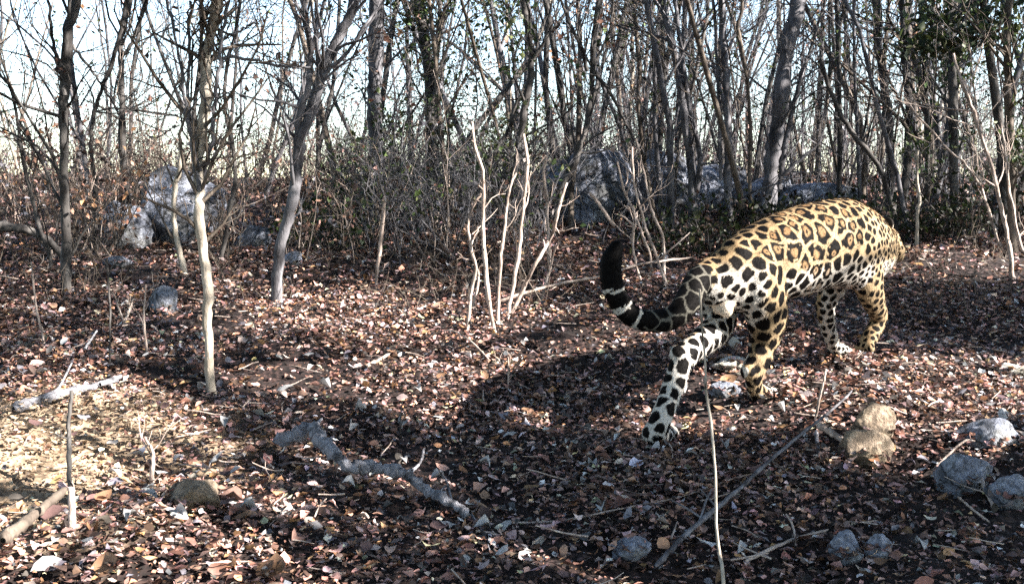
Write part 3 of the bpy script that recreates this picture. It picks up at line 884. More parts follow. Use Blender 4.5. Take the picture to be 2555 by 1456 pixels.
def rock(px, py, w, h, label, mat, d=None, seed=0, depth=None, name='rock', cat='rock', cuts=11, sink=.25, rz=None, sub=4, tall=None):
    """w, h picture size in px; stands on the ground where its foot is seen"""
    p = on_ground(px, py)
    if d is not None:
        p = at(px, py, d); p.z = float(g(p.x, p.y))
    W = w / F * p.y; H = h / F * p.y
    DD = depth or W * 0.75
    p = Vector((p.x, p.y + DD * .35, 0)); p.z = float(g(p.x, p.y))
    rnd = random.Random(seed)
    bm = bmesh.new(); bmesh.ops.create_icosphere(bm, subdivisions=sub, radius=1)
    planes = [(Vector((rnd.gauss(0, 1), rnd.gauss(0, 1), rnd.gauss(0, .8))).normalized(), rnd.uniform(.62, .9)) for _ in range(cuts * 2)]
    off = Vector((rnd.uniform(0, 50),) * 3)
    for v in bm.verts:
        c = v.co
        for n_, dd in planes:
            e = c.dot(n_) - dd
            if e > 0: c = c - n_ * e * .95
        c = c * (1 + .12 * noise.noise(v.co * 1.7 + off) - .10 * max(0, .25 - abs(noise.noise(v.co * 2.6 + off))) + .06 * noise.noise(v.co * 5 + off) + .035 * noise.noise(v.co * 12 + off))
        v.co = c
    zs = [v.co.z for v in bm.verts]; x_ = [v.co.x for v in bm.verts]; y_ = [v.co.y for v in bm.verts]
    sx, sy, sz = (max(x_) - min(x_)), (max(y_) - min(y_)), (max(zs) - min(zs))
    Ht = H * (1 + sink)
    for v in bm.verts:
        v.co = Vector((v.co.x / sx * W, v.co.y / sy * DD, (v.co.z - min(zs)) / sz * Ht - Ht * sink))
    me = bpy.data.meshes.new(name); bm.to_mesh(me); bm.free()
    for f in me.polygons: f.use_smooth = False if sub < 4 else True
    me.materials.append(mat)
    o = bpy.data.objects.new(name, me); COL.objects.link(o)
    if p.y < 9.5 and W > .05:
        for v in random.sample(list(me.vertices), min(len(me.vertices), 500))[:int(120 + 300 * min(1, W))]:
            if v.co.z < .012 + Ht * .05 or (v.normal.z > .75 and rnd.random() < .04): LODGED.append(tuple(p + v.co * 1.03 + Vector((0, 0, .006 if v.co.z > .03 else .03))))
    o.location = p
    o.rotation_euler.z = rz if rz is not None else rnd.uniform(-.15, .15)
    tag(o, label, cat)
    return o


rock(592, 224, 100, 82, 'largest grey boulder, right of the pale shoots on the ridge', ROCK_BLUE, d=9.9, seed=3, name='boulder', cat='boulder', depth=.9)
rock(668, 222, 104, 76, 'dark mossy boulder joined to the right of the largest boulder', ROCK_BLUE, d=10.2, seed=13, name='boulder', cat='boulder', depth=.9)
rock(722, 214, 70, 52, 'bluish boulder behind the pale double pole', ROCK_BLUE, d=10.5, seed=5, name='boulder', cat='boulder')
rock(768, 206, 76, 40, 'low bluish rock left of the thick leaning trunk foot', ROCK_BLUE, d=10.2, seed=6)
rock(822, 208, 90, 32, 'flat layered bluish rock just above the back of the jaguar', ROCK_BLUE, d=10.0, seed=7)
rock(172, 262, 88, 84, 'grey mottled boulder behind the pale stem on the left', ROCK_BLUE, d=9.0, seed=8, name='boulder', cat='boulder', depth=.7)
rock(116, 262, 62, 50, 'smaller shaded boulder leaning on the left boulder', ROCK_BLUE, d=8.7, seed=18, name='boulder', cat='boulder')
rock(253, 252, 36, 28, 'wedge shaped pale rock right of the vine-tangled tree', ROCK_BLUE, d=8.9, seed=9)
rock(292, 268, 22, 18, 'small bluish rock at the foot of the leaning whitish tree', ROCK_BLUE, seed=10)
rock(162, 314, 32, 30, 'pale bluish upright stone in the shade on the left', ROCK_BLUE, seed=11)
rock(115, 268, 30, 12, 'flat pale rock below the left boulder', ROCK_BLUE, seed=12)
rock(26, 347, 27, 10, 'white flat stone at the far left', ROCK_PALE, seed=14, sub=3)
rock(191, 514, 64, 34, 'flat grey stone lying among leaves at lower left', ROCK_TAN, seed=15, depth=.16)
rock(470, 520, 17, 16, 'round dark stone under the end of the long fallen branch', ROCK_TAN, seed=16)
rock(510, 414, 8.5, 9, 'small white ball-like pebble in the middle of the clearing', ROCK_PALE, seed=17, cuts=0, sub=3, name='pebble', cat='pebble', sink=.1)
rock(537, 405, 14, 12, 'little grey-blue stone beside the white pebble', ROCK_BLUE, seed=19, sub=3)
rock(546, 409, 8, 7, 'tiny pale chip touching the little grey-blue stone', ROCK_PALE, seed=20, sub=3)
rock(730, 372, 40, 14, 'pale flat rock between the hind feet of the jaguar', ROCK_PALE, seed=21)
rock(727, 398, 34, 16, 'grey-blue stone in front of the pale flat rock between the feet', ROCK_BLUE, seed=22)
rock(878, 448, 50, 46, 'tilted tan stone, upper of the two stones at lower right', ROCK_TAN, seed=23, depth=.12)
rock(868, 466, 56, 36, 'squat tan stone, lower of the two stones at lower right', ROCK_TAN, seed=24, depth=.13)
rock(994, 450, 74, 32, 'upper bluish rock at the right edge', ROCK_BLUE, seed=25)
rock(970, 494, 56, 42, 'knobbly bluish rock below the upper right edge rock', ROCK_BLUE, seed=26)
rock(1014, 508, 46, 32, 'bluish rock cut by the right picture edge', ROCK_BLUE, seed=27)
rock(850, 564, 36, 34, 'left stone of the bluish pair at the bottom right', ROCK_BLUE, seed=28)
rock(880, 562, 32, 30, 'right stone of the bluish pair at the bottom right', ROCK_BLUE, seed=29)
rock(634, 564, 42, 24, 'flat bluish stone at the bottom beside the long diagonal stick', ROCK_BLUE, seed=30)
rock(972, 545, 18, 20, 'pale upright tan stone near the bottom right corner', ROCK_TAN, seed=31)
rock(976, 228, 40, 12, 'pale grey flat rock in the shade beneath the right thicket', ROCK_BLUE, d=9.3, seed=32)
rock(925, 195, 16, 18, 'little bluish rock beside the free standing pole', ROCK_BLUE, d=10.5, seed=33)
rock(1016, 378, 34, 14, 'white flat stone at the right picture edge', ROCK_PALE, seed=34)
rock(365, 222, 24, 24, 'tan sunlit rock at the foot of the broad grey trunk', ROCK_TAN, d=9.4, seed=35)
rock(466, 566, 12, 12, 'pale chip at the bottom below the long fallen branch', ROCK_PALE, seed=36, sub=3)

lp_ = np.array([q for q in LODGED if q[2] > float(g(q[0], q[1])) - .005])
v, t, c = leaves(lp_, RNG.uniform(.022, .05, len(lp_)), True, .35, litter_cols(len(lp_)))
tag(link('lodged_leaves', np_mesh('lodged_leaves', v, tris=t, cols=c, smooth=False), mat=LITTER), 'dry leaves banked against and lodged on the stones', kind='stuff')

# ------------------------------------------------------------------ fallen wood


def lifted(q, lift, d=None):
    """a point a given height above the floor"""
    if d is not None: return at(q[0], q[1], d)
    h = q[2] if len(q) > 2 else lift
    r = ray(q[0], q[1]); t = 3.0
    for _ in range(14):
        p = Vector((0, 0, CAM_H)) + r * t
        t += (p.z - float(g(p.x, p.y)) - h) / max(.03, SLOPE * r.y - r.z) * .8
        t = min(t, 11)
    return Vector((0, 0, CAM_H)) + r * t


def fallen(label, pts, w0, w1, mat, lift=0.02, side=(), name='fallen_branch', cat='branch', knob=.12, k_=8, d=None):
    W = []
    for i, q in enumerate(pts):
        W.append(lifted(q, lift, d))
    dm = sum(p.y for p in W) / len(W)
    root = empty(name, W[0], label, cat)
    P, R = smooth_line(W, np.linspace(w0 / 2 * dm / F, w1 / 2 * dm / F, len(W)), len(W) * 7)
    P = P + RNG.normal(0, R.mean() * .12, P.shape)
    R = R * (1 + RNG.uniform(-knob, knob, len(R))); R[0] *= .5; R[-1] *= .5
    a = Acc(); a.tube(P, R, k_, knob)
    link('stem', a.mesh('stem'), root, mat)
    for s in side:
        SW = []
        for q in s[1:]:
            SW.append(lifted(q, lift, d))
        SP_, SR = smooth_line(SW, np.linspace(s[0] / 2 * dm / F, s[0] / 3.5 * dm / F, len(SW)), len(SW) * 5)
        a = Acc(); a.tube(SP_, SR, 6, knob)
        link('side_branch', a.mesh('side_branch'), root, mat)
    return root


fallen('long gnarled grey branch lying across the clearing, forked at its upper end',
       [(276, 440, .05), (295, 436, .09), (312, 427, .12), (322, 440, .11), (336, 455, .10), (350, 466, .08), (372, 466, .08), (392, 470, .08), (408, 474, .08), (424, 488, .06), (446, 500, .06), (470, 512, .05)], 15, 9, BARK_OLD,
       side=[(6, (312, 430, .09), (322, 418, .1)), (4, (408, 474, .06), (420, 462, .09), (424, 448, .12)), (3, (452, 502, .04), (447, 482, .08), (440, 470, .1)), (3, (470, 512, .03), (482, 530, .02), (490, 550, .01)), (3, (436, 494, .05), (446, 485, .07))], knob=.30, name='fallen_branch')
fallen('pale log lying at the left edge in the sun', [(14, 407, .03), (45, 398, .04), (75, 389, .04), (100, 384, .04), (122, 375, .03)], 12, 5, BARK_OLD, side=[(3, (56, 392, .05), (64, 378, .1), (72, 362, .16)), (3, (85, 348, .2), (97, 330, .26)), (4, (100, 384, .05), (118, 380, .04))], name='log', cat='log')
fallen('thick branch lying in the lower left corner pointing to the stake', [(2, 540, .05), (22, 524, .06), (42, 508, .06), (66, 488, .08)], 13, 9, BARK_BROWN, name='fallen_branch')
fallen('long thin pole fallen between the pale clump and the tail', [(496, 302, .05), (520, 294, .08), (560, 283, .12), (600, 276, .14), (640, 264, .16), (692, 257, .18)], 3.4, 2.2, BARK_STICK, side=[(3, (560, 283, .1), (540, 288, .1)), (2.2, (655, 262, .15), (672, 248, .25), (690, 232, .35))], name='fallen_pole', cat='pole', lift=.1)
fallen('long thin diagonal stick running from the bottom edge to the upper right', [(655, 566, .04), (690, 530, .05), (735, 492, .06), (775, 455, .07), (812, 425, .08), (838, 404, .06), (852, 390, .05)], 4.8, 2.6, BARK_GREY, side=[(2.4, (700, 520, .05), (706, 500, .08), (712, 488, .1)), (2.2, (700, 516, .05), (684, 506, .07), (672, 500, .08)), (2, (716, 506, .06), (700, 488, .08)), ], name='stick', cat='stick')
fallen('peeled pale stick between the diagonal stick and the two tan stones', [(817, 424, .05), (835, 434, .04), (852, 446, .03)], 7, 6, BARK_STICK, name='stick', cat='stick')
fallen('thin stick standing up from the fork of the diagonal stick', [(815, 420, .03), (819, 400, .12), (824, 380, .2), (826, 368, .24)], 3, 2, BARK_STICK, name='stick', cat='stick')
fallen('grey broken twig under the fork of the diagonal stick', [(816, 430, .04), (818, 446, .02), (821, 460, .01)], 4, 3, BARK_OLD, name='stick', cat='stick')
fallen('pale short stick lying below the right edge rocks', [(932, 470, .04), (962, 442, .05), (975, 440, .05)], 2.5, 2, BARK_STICK, name='stick', cat='stick')
fallen('white broken stick leaning near the right edge rocks', [(978, 472, .05), (986, 490, .03), (994, 508, .02)], 5, 3, BARK_STICK, name='stick', cat='stick')
fallen('thin brown stick left of the white broken one', [(958, 496, .03), (972, 508, .03), (990, 522, .02)], 2.6, 2, BARK_STICK, name='stick', cat='stick')
fallen('pale twig lying at the bottom right of centre', [(745, 560, .03), (790, 540, .03), (828, 529, .04)], 4, 3, BARK_STICK, name='stick', cat='stick')
fallen('thin greyish twig crossing under the diagonal stick', [(500, 522, .02), (560, 520, .02), (620, 508, .03), (680, 496, .03), (740, 476, .03), (800, 462, .02)], 2.2, 1.5, BARK_STICK, name='stick', cat='stick')
fallen('short bright stick on the sunny patch left of the centre', [(366, 366, .03), (378, 360, .03), (390, 353, .03)], 4.5, 3, BARK_STICK, name='stick', cat='stick')
fallen('thin arched twig over the shaded strip left of the tail', [(430, 335, .03), (450, 330, .1), (470, 340, .08), (490, 360, .02)], 1.8, 1.4, BARK_STICK, name='stick', cat='stick')
fallen('dark twig lying beside the flat grey stone', [(150, 500, .02), (158, 510, .02), (170, 505, .02)], 2.4, 2, BARK_BROWN, name='stick', cat='stick')
fallen('pinkish tilted dead shoot above the raised tail', [(590, 192, .5), (602, 208, .4), (614, 226, .3)], 3.5, 3, BARK_STICK, d=7.0, name='stick', cat='stick')
fallen('bright short stick in the shade under the right thicket', [(943, 193, .3), (953, 196, .3), (964, 199, .3)], 3.5, 2, BARK_STICK, d=9.3, name='stick', cat='stick')

fallen('dark crooked log arching out of the left picture edge under the thicket', [(-14, 226), (12, 227), (34, 232), (54, 246), (66, 262)], 11, 6, BARK_DARK, d=7.6, name='log', cat='log')
# small broken twigs all over the floor
n = 750
y = np.sqrt(RNG.uniform(2.3 ** 2, 9 ** 2, n)); x = RNG.uniform(-.56, .56, n) * y
p = np.stack([x, y, g(x, y) + RNG.uniform(.02, .05, n)], 1)
az = RNG.uniform(0, 6.28, n); d = np.stack([np.cos(az), np.sin(az), RNG.normal(.05, .12, n)], 1)
P = [p]
L = RNG.uniform(.03, .17, n) / 4
for i in range(4):
    d = d + RNG.normal(0, .14, (n, 3)) * [1, 1, .4]; d /= np.linalg.norm(d, axis=1, keepdims=True); P.append(P[-1] + d * L[:, None])
v, q = tubes(np.stack(P, 1), RNG.uniform(.0012, .0035, n)[:, None] * np.linspace(1.2, .7, 5)[None], 4)
o = link('twig_litter', np_mesh('twig_litter', v, q), mat=BARK_STICK)
tag(o, 'small broken twigs scattered over the leaf litter', kind='stuff')

# ------------------------------------------------------------------ unseen trees added on the sunny side, crowns shaped to throw shade into view
sv = np.array(SUN)


def shadow_xy(p):
    t = (p[:, 2] - SLOPE * p[:, 1]) / (sv[2] - SLOPE * sv[1])
    return p[:, 0] - t * sv[0], p[:, 1] - t * sv[1]


def sunny(p):
    """True where crown leaves are left out so sun reaches chosen spots"""
    x, y = shadow_xy(p)
    def ell(cx, cy, rx, ry, a=0.0):
        c, s = math.cos(a), math.sin(a)
        dx, dy = x - cx, y - cy
        return ((c * dx + s * dy) / rx) ** 2 + ((-s * dx + c * dy) / ry) ** 2 < 1
    m = ell(0.95, 4.75, 1.75, .68, -.04) | ell(-.8, 6.2, .95, .75, -.3) | ell(-1.6, 3.1, .85, .95, 0) | ell(2.1, 4.65, 1.0, .36, .05) | ell(3.2, 7.7, .9, .5, 0)
    m |= ell(-.5, 4.9, .9, .35, 0) | ell(1.42, 3.92, .36, .32, 0) | ell(.8, 5.6, .5, .38, 0) | ell(-.2, 3.1, .85, .06, -.37) | ell(-1.9, 4.4, .4, .3, .3) | ell(-.52, 3.76, .6, .15, -.73)
    return m


def in_view(p, mg=.12):
    return (np.abs(p[:, 0]) < .49 * p[:, 1] + mg) & (p[:, 2] < CAM_H + .2 * p[:, 1] + mg) & (p[:, 1] > 0)


def added_shade_tree(x, y, label, targets, mat=BARK_GREY):  # added out of view; leaf clumps sit on sun rays to shade chosen ground
    """targets: (ground x, ground y, radius, distance along the sun ray, leaves)"""
    z = float(g(x, y)) - .1
    root = empty('tree', (x, y, z), label, 'tree')
    top = np.array([x + .2, y, z + 5.2])
    base = np.array([x, y, z])
    P, R = smooth_line([base, base + (top - base) * .35 + [.06, .05, 0], base + (top - base) * .7 - [.05, .08, 0], top], [.11, .085, .06, .03], 20)
    a = Acc(); a.tube(P, R, 9, .06); link('trunk', a.mesh('trunk'), root, mat)
    allp = []
    out = {}
    for gx, gy, r, t, nl in targets:
        c = np.array([gx, gy, SLOPE * gy]) + sv * t
        i = int(np.clip((c[2] - z) * .75 / 5.2 * 19, 2, 18))
        L = c - P[i]
        mid = P[i] + L * .5 + [0, 0, .25]
        LP, LR = smooth_line([P[i], mid, c], [.03, .018, .006], 9)
        if not in_view(LP).any():
            a = Acc(); a.tube(LP, LR, 5, .06); link('limb', a.mesh('limb'), root, mat)
        q = c + RNG.normal(0, 1, (nl, 3)) * r * [.55, .55, .4]
        allp.append(q)
        for _ in range(14):
            grow(out, c + RNG.normal(0, r * .3, 3), RNG.normal(0, 1, 3), r * RNG.uniform(.5, 1.1), .006, 2, 3, kids=3)
    o2 = {k_: [s for s in v_ if not in_view(s[0]).any()] for k_, v_ in out.items()}
    o = link('twigs', shoots_mesh(o2, 'twigs'), root, mat); o['kind'] = 'stuff'
    p = np.concatenate(allp)
    p = p[~sunny(p) & ~in_view(p)]
    c = (GREEN * 1.2)[RNG.integers(0, len(GREEN), len(p))] * RNG.uniform(.7, 1.3, (len(p), 1))
    v, t, c = leaves(p, RNG.uniform(.07, .13, len(p)), False, .9, c)
    o = link('foliage', np_mesh('foliage', v, tris=t, cols=c, smooth=False), root, LEAF); o['kind'] = 'stuff'


added_shade_tree(4.6, 1.4, 'added unseen leafy tree beside the camera on the right, shading the lower right ground',
           [(.9, 3.3, .8, 4.2, 1700), (1.7, 3.5, .7, 3.6, 1800), (.2, 3.4, .7, 4.6, 650), (1.3, 2.7, .8, 3.8, 1700), (0.4, 2.5, .7, 4.2, 700), (2.3, 3.7, .6, 3.4, 900), (1.3, 3.8, .5, 3.9, 700), (2.0, 3.2, .8, 3.2, 2200), (.8, 3.7, .5, 4.4, 1100), (1.0, 3.0, .8, 4.0, 1600)])
added_shade_tree(7.0, 5.0, 'added unseen leafy tree right of the picture, shading the slope behind the clearing',
           [(-1.0, 8.2, 1.0, 9.5, 500), (.6, 8.2, 1.0, 8.5, 700), (1.6, 7.2, .7, 7.0, 450), (-.2, 7.6, .9, 8.6, 420), (2.6, 6.3, .7, 5.6, 1200), (1.3, 6.4, .6, 6.6, 500), (3.4, 6.7, .6, 5.2, 900), (2.0, 6.1, .6, 6.0, 1500), (2.7, 5.7, .5, 4.8, 1300), (3.0, 6.3, .6, 5.2, 1200), (.2, 6.6, .6, 7.4, 350), (-2.6, 8.6, 1.0, 10.5, 700), (-3.8, 8.0, .9, 11.0, 600), (-2.8, 7.3, .5, 10.0, 300), (-1.2, 7.7, .6, 9.5, 400)])
added_shade_tree(9.5, 7.5, 'added unseen leafy tree farther right, shading the boulders on the ridge',
           [(1.0, 9.8, 1.1, 10, 500), (3.2, 9.6, 1.1, 9.5, 700), (2.2, 10.8, 1.0, 10.5, 500), (4.2, 10.5, .9, 9.5, 500), (3.8, 8.6, .7, 8.0, 400)])
added_shade_tree(3.2, -.8, 'added unseen leafy tree behind and right of the camera, dappling the near clearing',
           [(-.7, 4.1, .8, 6.0, 520), (-.9, 5.0, .6, 6.5, 300), (.1, 3.6, .7, 5.0, 400), (-1.6, 4.6, .4, 7.0, 160), (-2.3, 5.4, .8, 7.8, 350), (-3.0, 6.6, 1.0, 9.0, 400), (-.3, 3.4, .6, 5.2, 200), (-2.4, 4.1, .4, 7.4, 90)])


def added_canopy_tree(x, y, label, crowns, leafs=1500, size=.15):  # added unseen crowns that keep sky light off the clearing
    """a broad leafy tree put in out of view to block sky light above the clearing"""
    z = float(g(x, y)) - .1
    root = empty('tree', (x, y, z), label, 'tree')
    base = np.array([x, y, z]); zt = max(c[2] for c in crowns) + .3
    P, R = smooth_line([base, [x + .1, y - .1, z + (zt - z) * .5], [x, y, zt]], [.14, .1, .05], 16)
    a = Acc(); a.tube(P, R, 9, .06); link('trunk', a.mesh('trunk'), root, BARK_GREY)
    ps = []
    for cx, cy, cz, r in crowns:
        c = np.array([cx, cy, cz]); i = int(np.clip((cz - z - .6) / (zt - z) * 15, 3, 14))
        LP, LR = smooth_line([P[i], (P[i] + c) / 2 + [0, 0, .3], c], [.05, .03, .01], 9)
        if not in_view(LP).any():
            a = Acc(); a.tube(LP, LR, 6, .06); link('limb', a.mesh('limb'), root, BARK_GREY)
        ps.append(c + RNG.normal(0, 1, (leafs, 3)) * r * [.6, .6, .28])
    p = np.concatenate(ps); p = p[~sunny(p) & ~in_view(p, .3)]
    c = (GREEN * 1.2)[RNG.integers(0, len(GREEN), len(p))] * RNG.uniform(.7, 1.3, (len(p), 1))
    v, t, c = leaves(p, RNG.uniform(size * .7, size * 1.3, len(p)), False, .7, c)
    o = link('foliage', np_mesh('foliage', v, tris=t, cols=c, smooth=False), root, LEAF); o['kind'] = 'stuff'


added_canopy_tree(-3.4, 1.2, 'added unseen broad leafy tree left of the camera with a crown over the near clearing', [(-3.0, 1.5, 3.6, 1.3), (-1.6, 2.2, 4.0, 1.3), (-.2, 2.4, 4.3, 1.3), (-3.8, 2.8, 3.2, 1.2)])
added_canopy_tree(-5.2, 5.0, 'added unseen broad leafy tree left of the picture beside the clearing', [(-4.9, 4.8, 2.6, 1.2), (-4.2, 5.6, 4.2, 1.3), (-2.2, 5.2, 4.7, 1.4), (-.4, 5.0, 4.9, 1.4), (-5.4, 6.6, 3.2, 1.3)])
added_canopy_tree(-7.2, 9.0, 'added unseen broad leafy tree left of the picture beyond the clearing', [(-6.8, 8.8, 3.6, 1.6), (-5.0, 8.6, 5.4, 1.6), (-2.4, 8.4, 5.8, 1.7), (.4, 8.0, 5.9, 1.7)])
added_canopy_tree(-.6, -2.2, 'added unseen broad leafy tree behind the camera', [(-.8, -1.6, 3.2, 1.4), (.8, -1.2, 3.8, 1.3), (-2.4, -1.0, 3.2, 1.4), (.6, .6, 4.4, 1.3), (2.2, .2, 4.4, 1.2), (1.2, 3.4, 4.8, 1.2), (1.4, 5.8, 5.4, 1.3)])
added_canopy_tree(6.2, 1.0, 'added unseen broad leafy tree far to the right of the camera', [(5.4, .6, 3.4, 1.3), (6.6, 1.6, 4.6, 1.4), (4.6, 3.4, 5.2, 1.3), (7.6, 3.2, 4.8, 1.5), (3.2, 2.2, 5.0, 1.2)], 800)
added_canopy_tree(8.6, 6.4, 'added unseen broad leafy tree right of the picture level with the ridge', [(8.2, 6.0, 4.6, 1.6), (6.6, 6.6, 5.6, 1.5), (9.6, 8.6, 5.6, 1.7), (6.4, 8.8, 6.0, 1.6), (4.2, 7.4, 6.0, 1.4)], 700)
wild_tree(2.9, 1.65, 6, .085, 0, 4, name='unseen_bare_tree', label='stout bare tree close right of the camera, out of view', group='unseen bare trees right of the picture', low=.6, lv=1, lean=.03)
wild_tree(2.5, .75, 6, .05, 0, 4, name='unseen_bare_tree', label='slim bare tree close right of the camera, out of view', group='unseen bare trees right of the picture', low=.6, lv=1, lean=.08)
kk = 0  # more bare trees added out of view only for their shade
while kk < 10:
    y = RNG.uniform(-3.5, 11); x = RNG.uniform(max(1.4, .55 * y + 1.2), max(1.4, .55 * y + 1.2) + 5)
    if abs((x - 1.2) * SUN.y - (y - 4.75) * SUN.x) / math.hypot(SUN.x, SUN.y) < 1.15: continue
    wild_tree(x, y, RNG.uniform(4.5, 6.5), RNG.uniform(.02, .05), 0, 9, name='unseen_bare_tree', label='added unseen bare tree on the sunny side, for its shade', group='unseen bare trees right of the picture', low=.45, lv=1)
    kk += 1

# dark leafy canopy at the upper right, seen against the sky
c0 = at(960, 30, 8.2)
root = empty('evergreen_tree', (c0.x + .55, c0.y + .3, float(g(c0.x + .55, c0.y + .3))), 'dark leafy evergreen crown hanging over the upper right corner', 'tree')
b0 = np.array(root.location); tp = np.array(at(985, 20, 8.4))
P, R = smooth_line([b0, b0 + (tp - b0) * .4 + [.05, 0, 0], tp, tp + [-.1, 0, .7]], [.05, .04, .03, .015], 16)
a = Acc(); a.tube(P, R, 8, .08); link('trunk', a.mesh('trunk'), root, BARK_DARK)
cl = []
for (px, py, r_) in ((915, 42, .14), (935, 28, .17), (955, 38, .17), (975, 20, .2), (990, 36, .13), (960, 12, .22), (935, 48, .12), (1010, 10, .25), (985, 2, .25)):
    c = np.array(at(px, py, 8.2 + RNG.uniform(-.2, .3)))
    LP, LR = smooth_line([P[11], (P[11] + c) / 2 + [0, 0, .06], c], [.015, .01, .004], 6)
    a = Acc(); a.tube(LP, LR, 5); link('branch', a.mesh('branch'), root, BARK_DARK)
    cl.append(c + RNG.normal(0, 1, (70, 3)) * [r_ * .75, r_ * .75, r_ * .42])
leaf_cloud(np.concatenate(cl), 1, .075, .01, GREEN * .55, LEAF, 'foliage', root)

# ------------------------------------------------------------------ the jaguar
Hd = Vector((.77, .64, 0)).normalized(); Rt = Vector((Hd.y, -Hd.x, 0))
JR = D(1830, 700, 4.3)


def loft(bm, secs, n=24, k=28, ref=None):
    """secs: (centre, half size along the lateral direction, half size across)"""
    ref = np.array(ref if ref is not None else Rt)
    C = np.array([list(s[0]) for s in secs]); A = np.array([s[1] for s in secs]); B = np.array([s[2] for s in secs])
    m_ = len(secs)
    P, A2 = smooth_line(C, A, n * (m_ - 1)); _, B2 = smooth_line(C, B, n * (m_ - 1))
    T = np.gradient(P, axis=0); T /= np.linalg.norm(T, axis=1, keepdims=True)
    La = ref[None] - (T @ ref)[:, None] * T; La /= np.linalg.norm(La, axis=1, keepdims=True)
    Up = np.cross(T, La)
    # rounded ends
    pre = [(P[0] - T[0] * f * min(A2[0], B2[0]), La[0], Up[0], A2[0] * s_, B2[0] * s_) for f, s_ in ((.95, .3), (.75, .62), (.4, .9))]
    post = [(P[-1] + T[-1] * f * min(A2[-1], B2[-1]), La[-1], Up[-1], A2[-1] * s_, B2[-1] * s_) for f, s_ in ((.4, .9), (.75, .62), (.95, .3))]
    rows = pre + [(P[i], La[i], Up[i], A2[i], B2[i]) for i in range(len(P))] + post
    prev = None; first = None
    for c, l, u, a, b_ in rows:
        ring = [bm.verts.new(c + l * a * math.cos(t) + u * b_ * math.sin(t)) for t in np.arange(k) * 2 * math.pi / k]
        if prev:
            for i in range(k): bm.faces.new((prev[i], prev[(i + 1) % k], ring[(i + 1) % k], ring[i]))
        else: first = ring
        prev = ring
    bm.faces.new(list(reversed(first))); bm.faces.new(prev)


def ball(bm, c, rx, ry, rz, rotz=0.0):
    from mathutils import Matrix
    bmesh.ops.create_icosphere(bm, subdivisions=3, radius=1, matrix=Matrix.Translation(c) @ Matrix.Rotation(rotz, 4, 'Z') @ Matrix.Diagonal((rx, ry, rz, 1)))


bm = bmesh.new()
rotH = math.atan2(Hd.y, Hd.x)
torso = [(D(1775, 712, 4.22), .075, .085), (D(1832, 690, 4.30), .125, .150), (D(1905, 652, 4.42), .140, .172), (D(1975, 632, 4.55), .150, .195), (D(2045, 612, 4.68), .165, .198),
         (D(2100, 608, 4.80), .165, .205), (D(2142, 618, 4.92), .150, .195), (D(2172, 622, 5.05), .125, .150), (D(2188, 615, 5.17), .105, .115)]
loft(bm, torso)
hind_r = [(D(1872, 650, 4.30), .085, .13), (D(1898, 715, 4.33), .090, .13), (D(1913, 785, 4.40), .078, .10), (D(1906, 850, 4.45), .062, .072), (D(1886, 915, 4.42), .042, .050),
          (D(1880, 950, 4.44), .034, .038), (D(1886, 978, 4.50), .038, .036)]
loft(bm, hind_r)
loft(bm, [(D(1886, 976, 4.50), .040, .034), (D(1915, 980, 4.57), .050, .036), (D(1942, 984, 4.64), .050, .030)])
hind_l = [(D(1795, 690, 4.42), .075, .115), (D(1792, 755, 4.45), .07, .11), (D(1796, 808, 4.42), .055, .078), (D(1752, 852, 4.28), .052, .062), (D(1706, 892, 4.13), .044, .050),
          (D(1676, 975, 4.06), .043, .042), (D(1642, 1062, 3.98), .045, .042), (D(1634, 1085, 4.0), .046, .038)]
loft(bm, hind_l)
loft(bm, [(D(1630, 1080, 3.98), .048, .040), (D(1646, 1080, 4.06), .058, .040), (D(1666, 1078, 4.15), .056, .034)])
loft(bm, [(D(2098, 660, 5.0), .06, .1), (D(2082, 710, 5.02), .055, .08), (D(2062, 752, 5.02), .046, .055), (D(2062, 795, 5.06), .040, .042), (D(2070, 832, 5.12), .036, .038), (D(2082, 868, 5.2), .036, .034)])
loft(bm, [(D(2083, 868, 5.2), .042, .034), (D(2096, 874, 5.25), .052, .036), (D(2108, 877, 5.3), .050, .030)])
loft(bm, [(D(2140, 610, 4.80), .06, .12), (D(2160, 670, 4.80), .065, .105), (D(2172, 725, 4.85), .055, .075), (D(2186, 765, 4.95), .046, .054), (D(2192, 792, 5.02), .040, .043), (D(2182, 818, 5.0), .036, .036),
          (D(2168, 845, 4.96), .042, .034), (D(2160, 862, 4.94), .036, .026)])
tail_pts = [(1772, 672, 4.24, .055), (1740, 705, 4.14, .055), (1716, 750, 4.06, .052), (1690, 783, 4.02, .048), (1645, 800, 4.0, .045), (1598, 796, 3.98, .043), (1560, 772, 3.97, .042), (1534, 730, 3.96, .042),
            (1524, 685, 3.96, .042), (1527, 645, 3.96, .040), (1537, 616, 3.97, .030)]
loft(bm, [(D(a, b_, c), r, r) for a, b_, c, r in tail_pts], n=10, k=18)
# scrotum, haunch and shoulder muscle
ball(bm, D(1793, 762, 4.235), .027, .03, .036); ball(bm, D(1812, 768, 4.215), .030, .032, .040)
ball(bm, D(1885, 690, 4.28), .10, .09, .13, rotH); ball(bm, D(2155, 640, 4.78), .10, .07, .14, rotH)
ball(bm, D(1690, 884, 4.09), .034, .034, .040); ball(bm, D(1866, 925, 4.39), .032, .034, .038)
ball(bm, D(2110, 540, 4.82), .12, .07, .05, rotH)
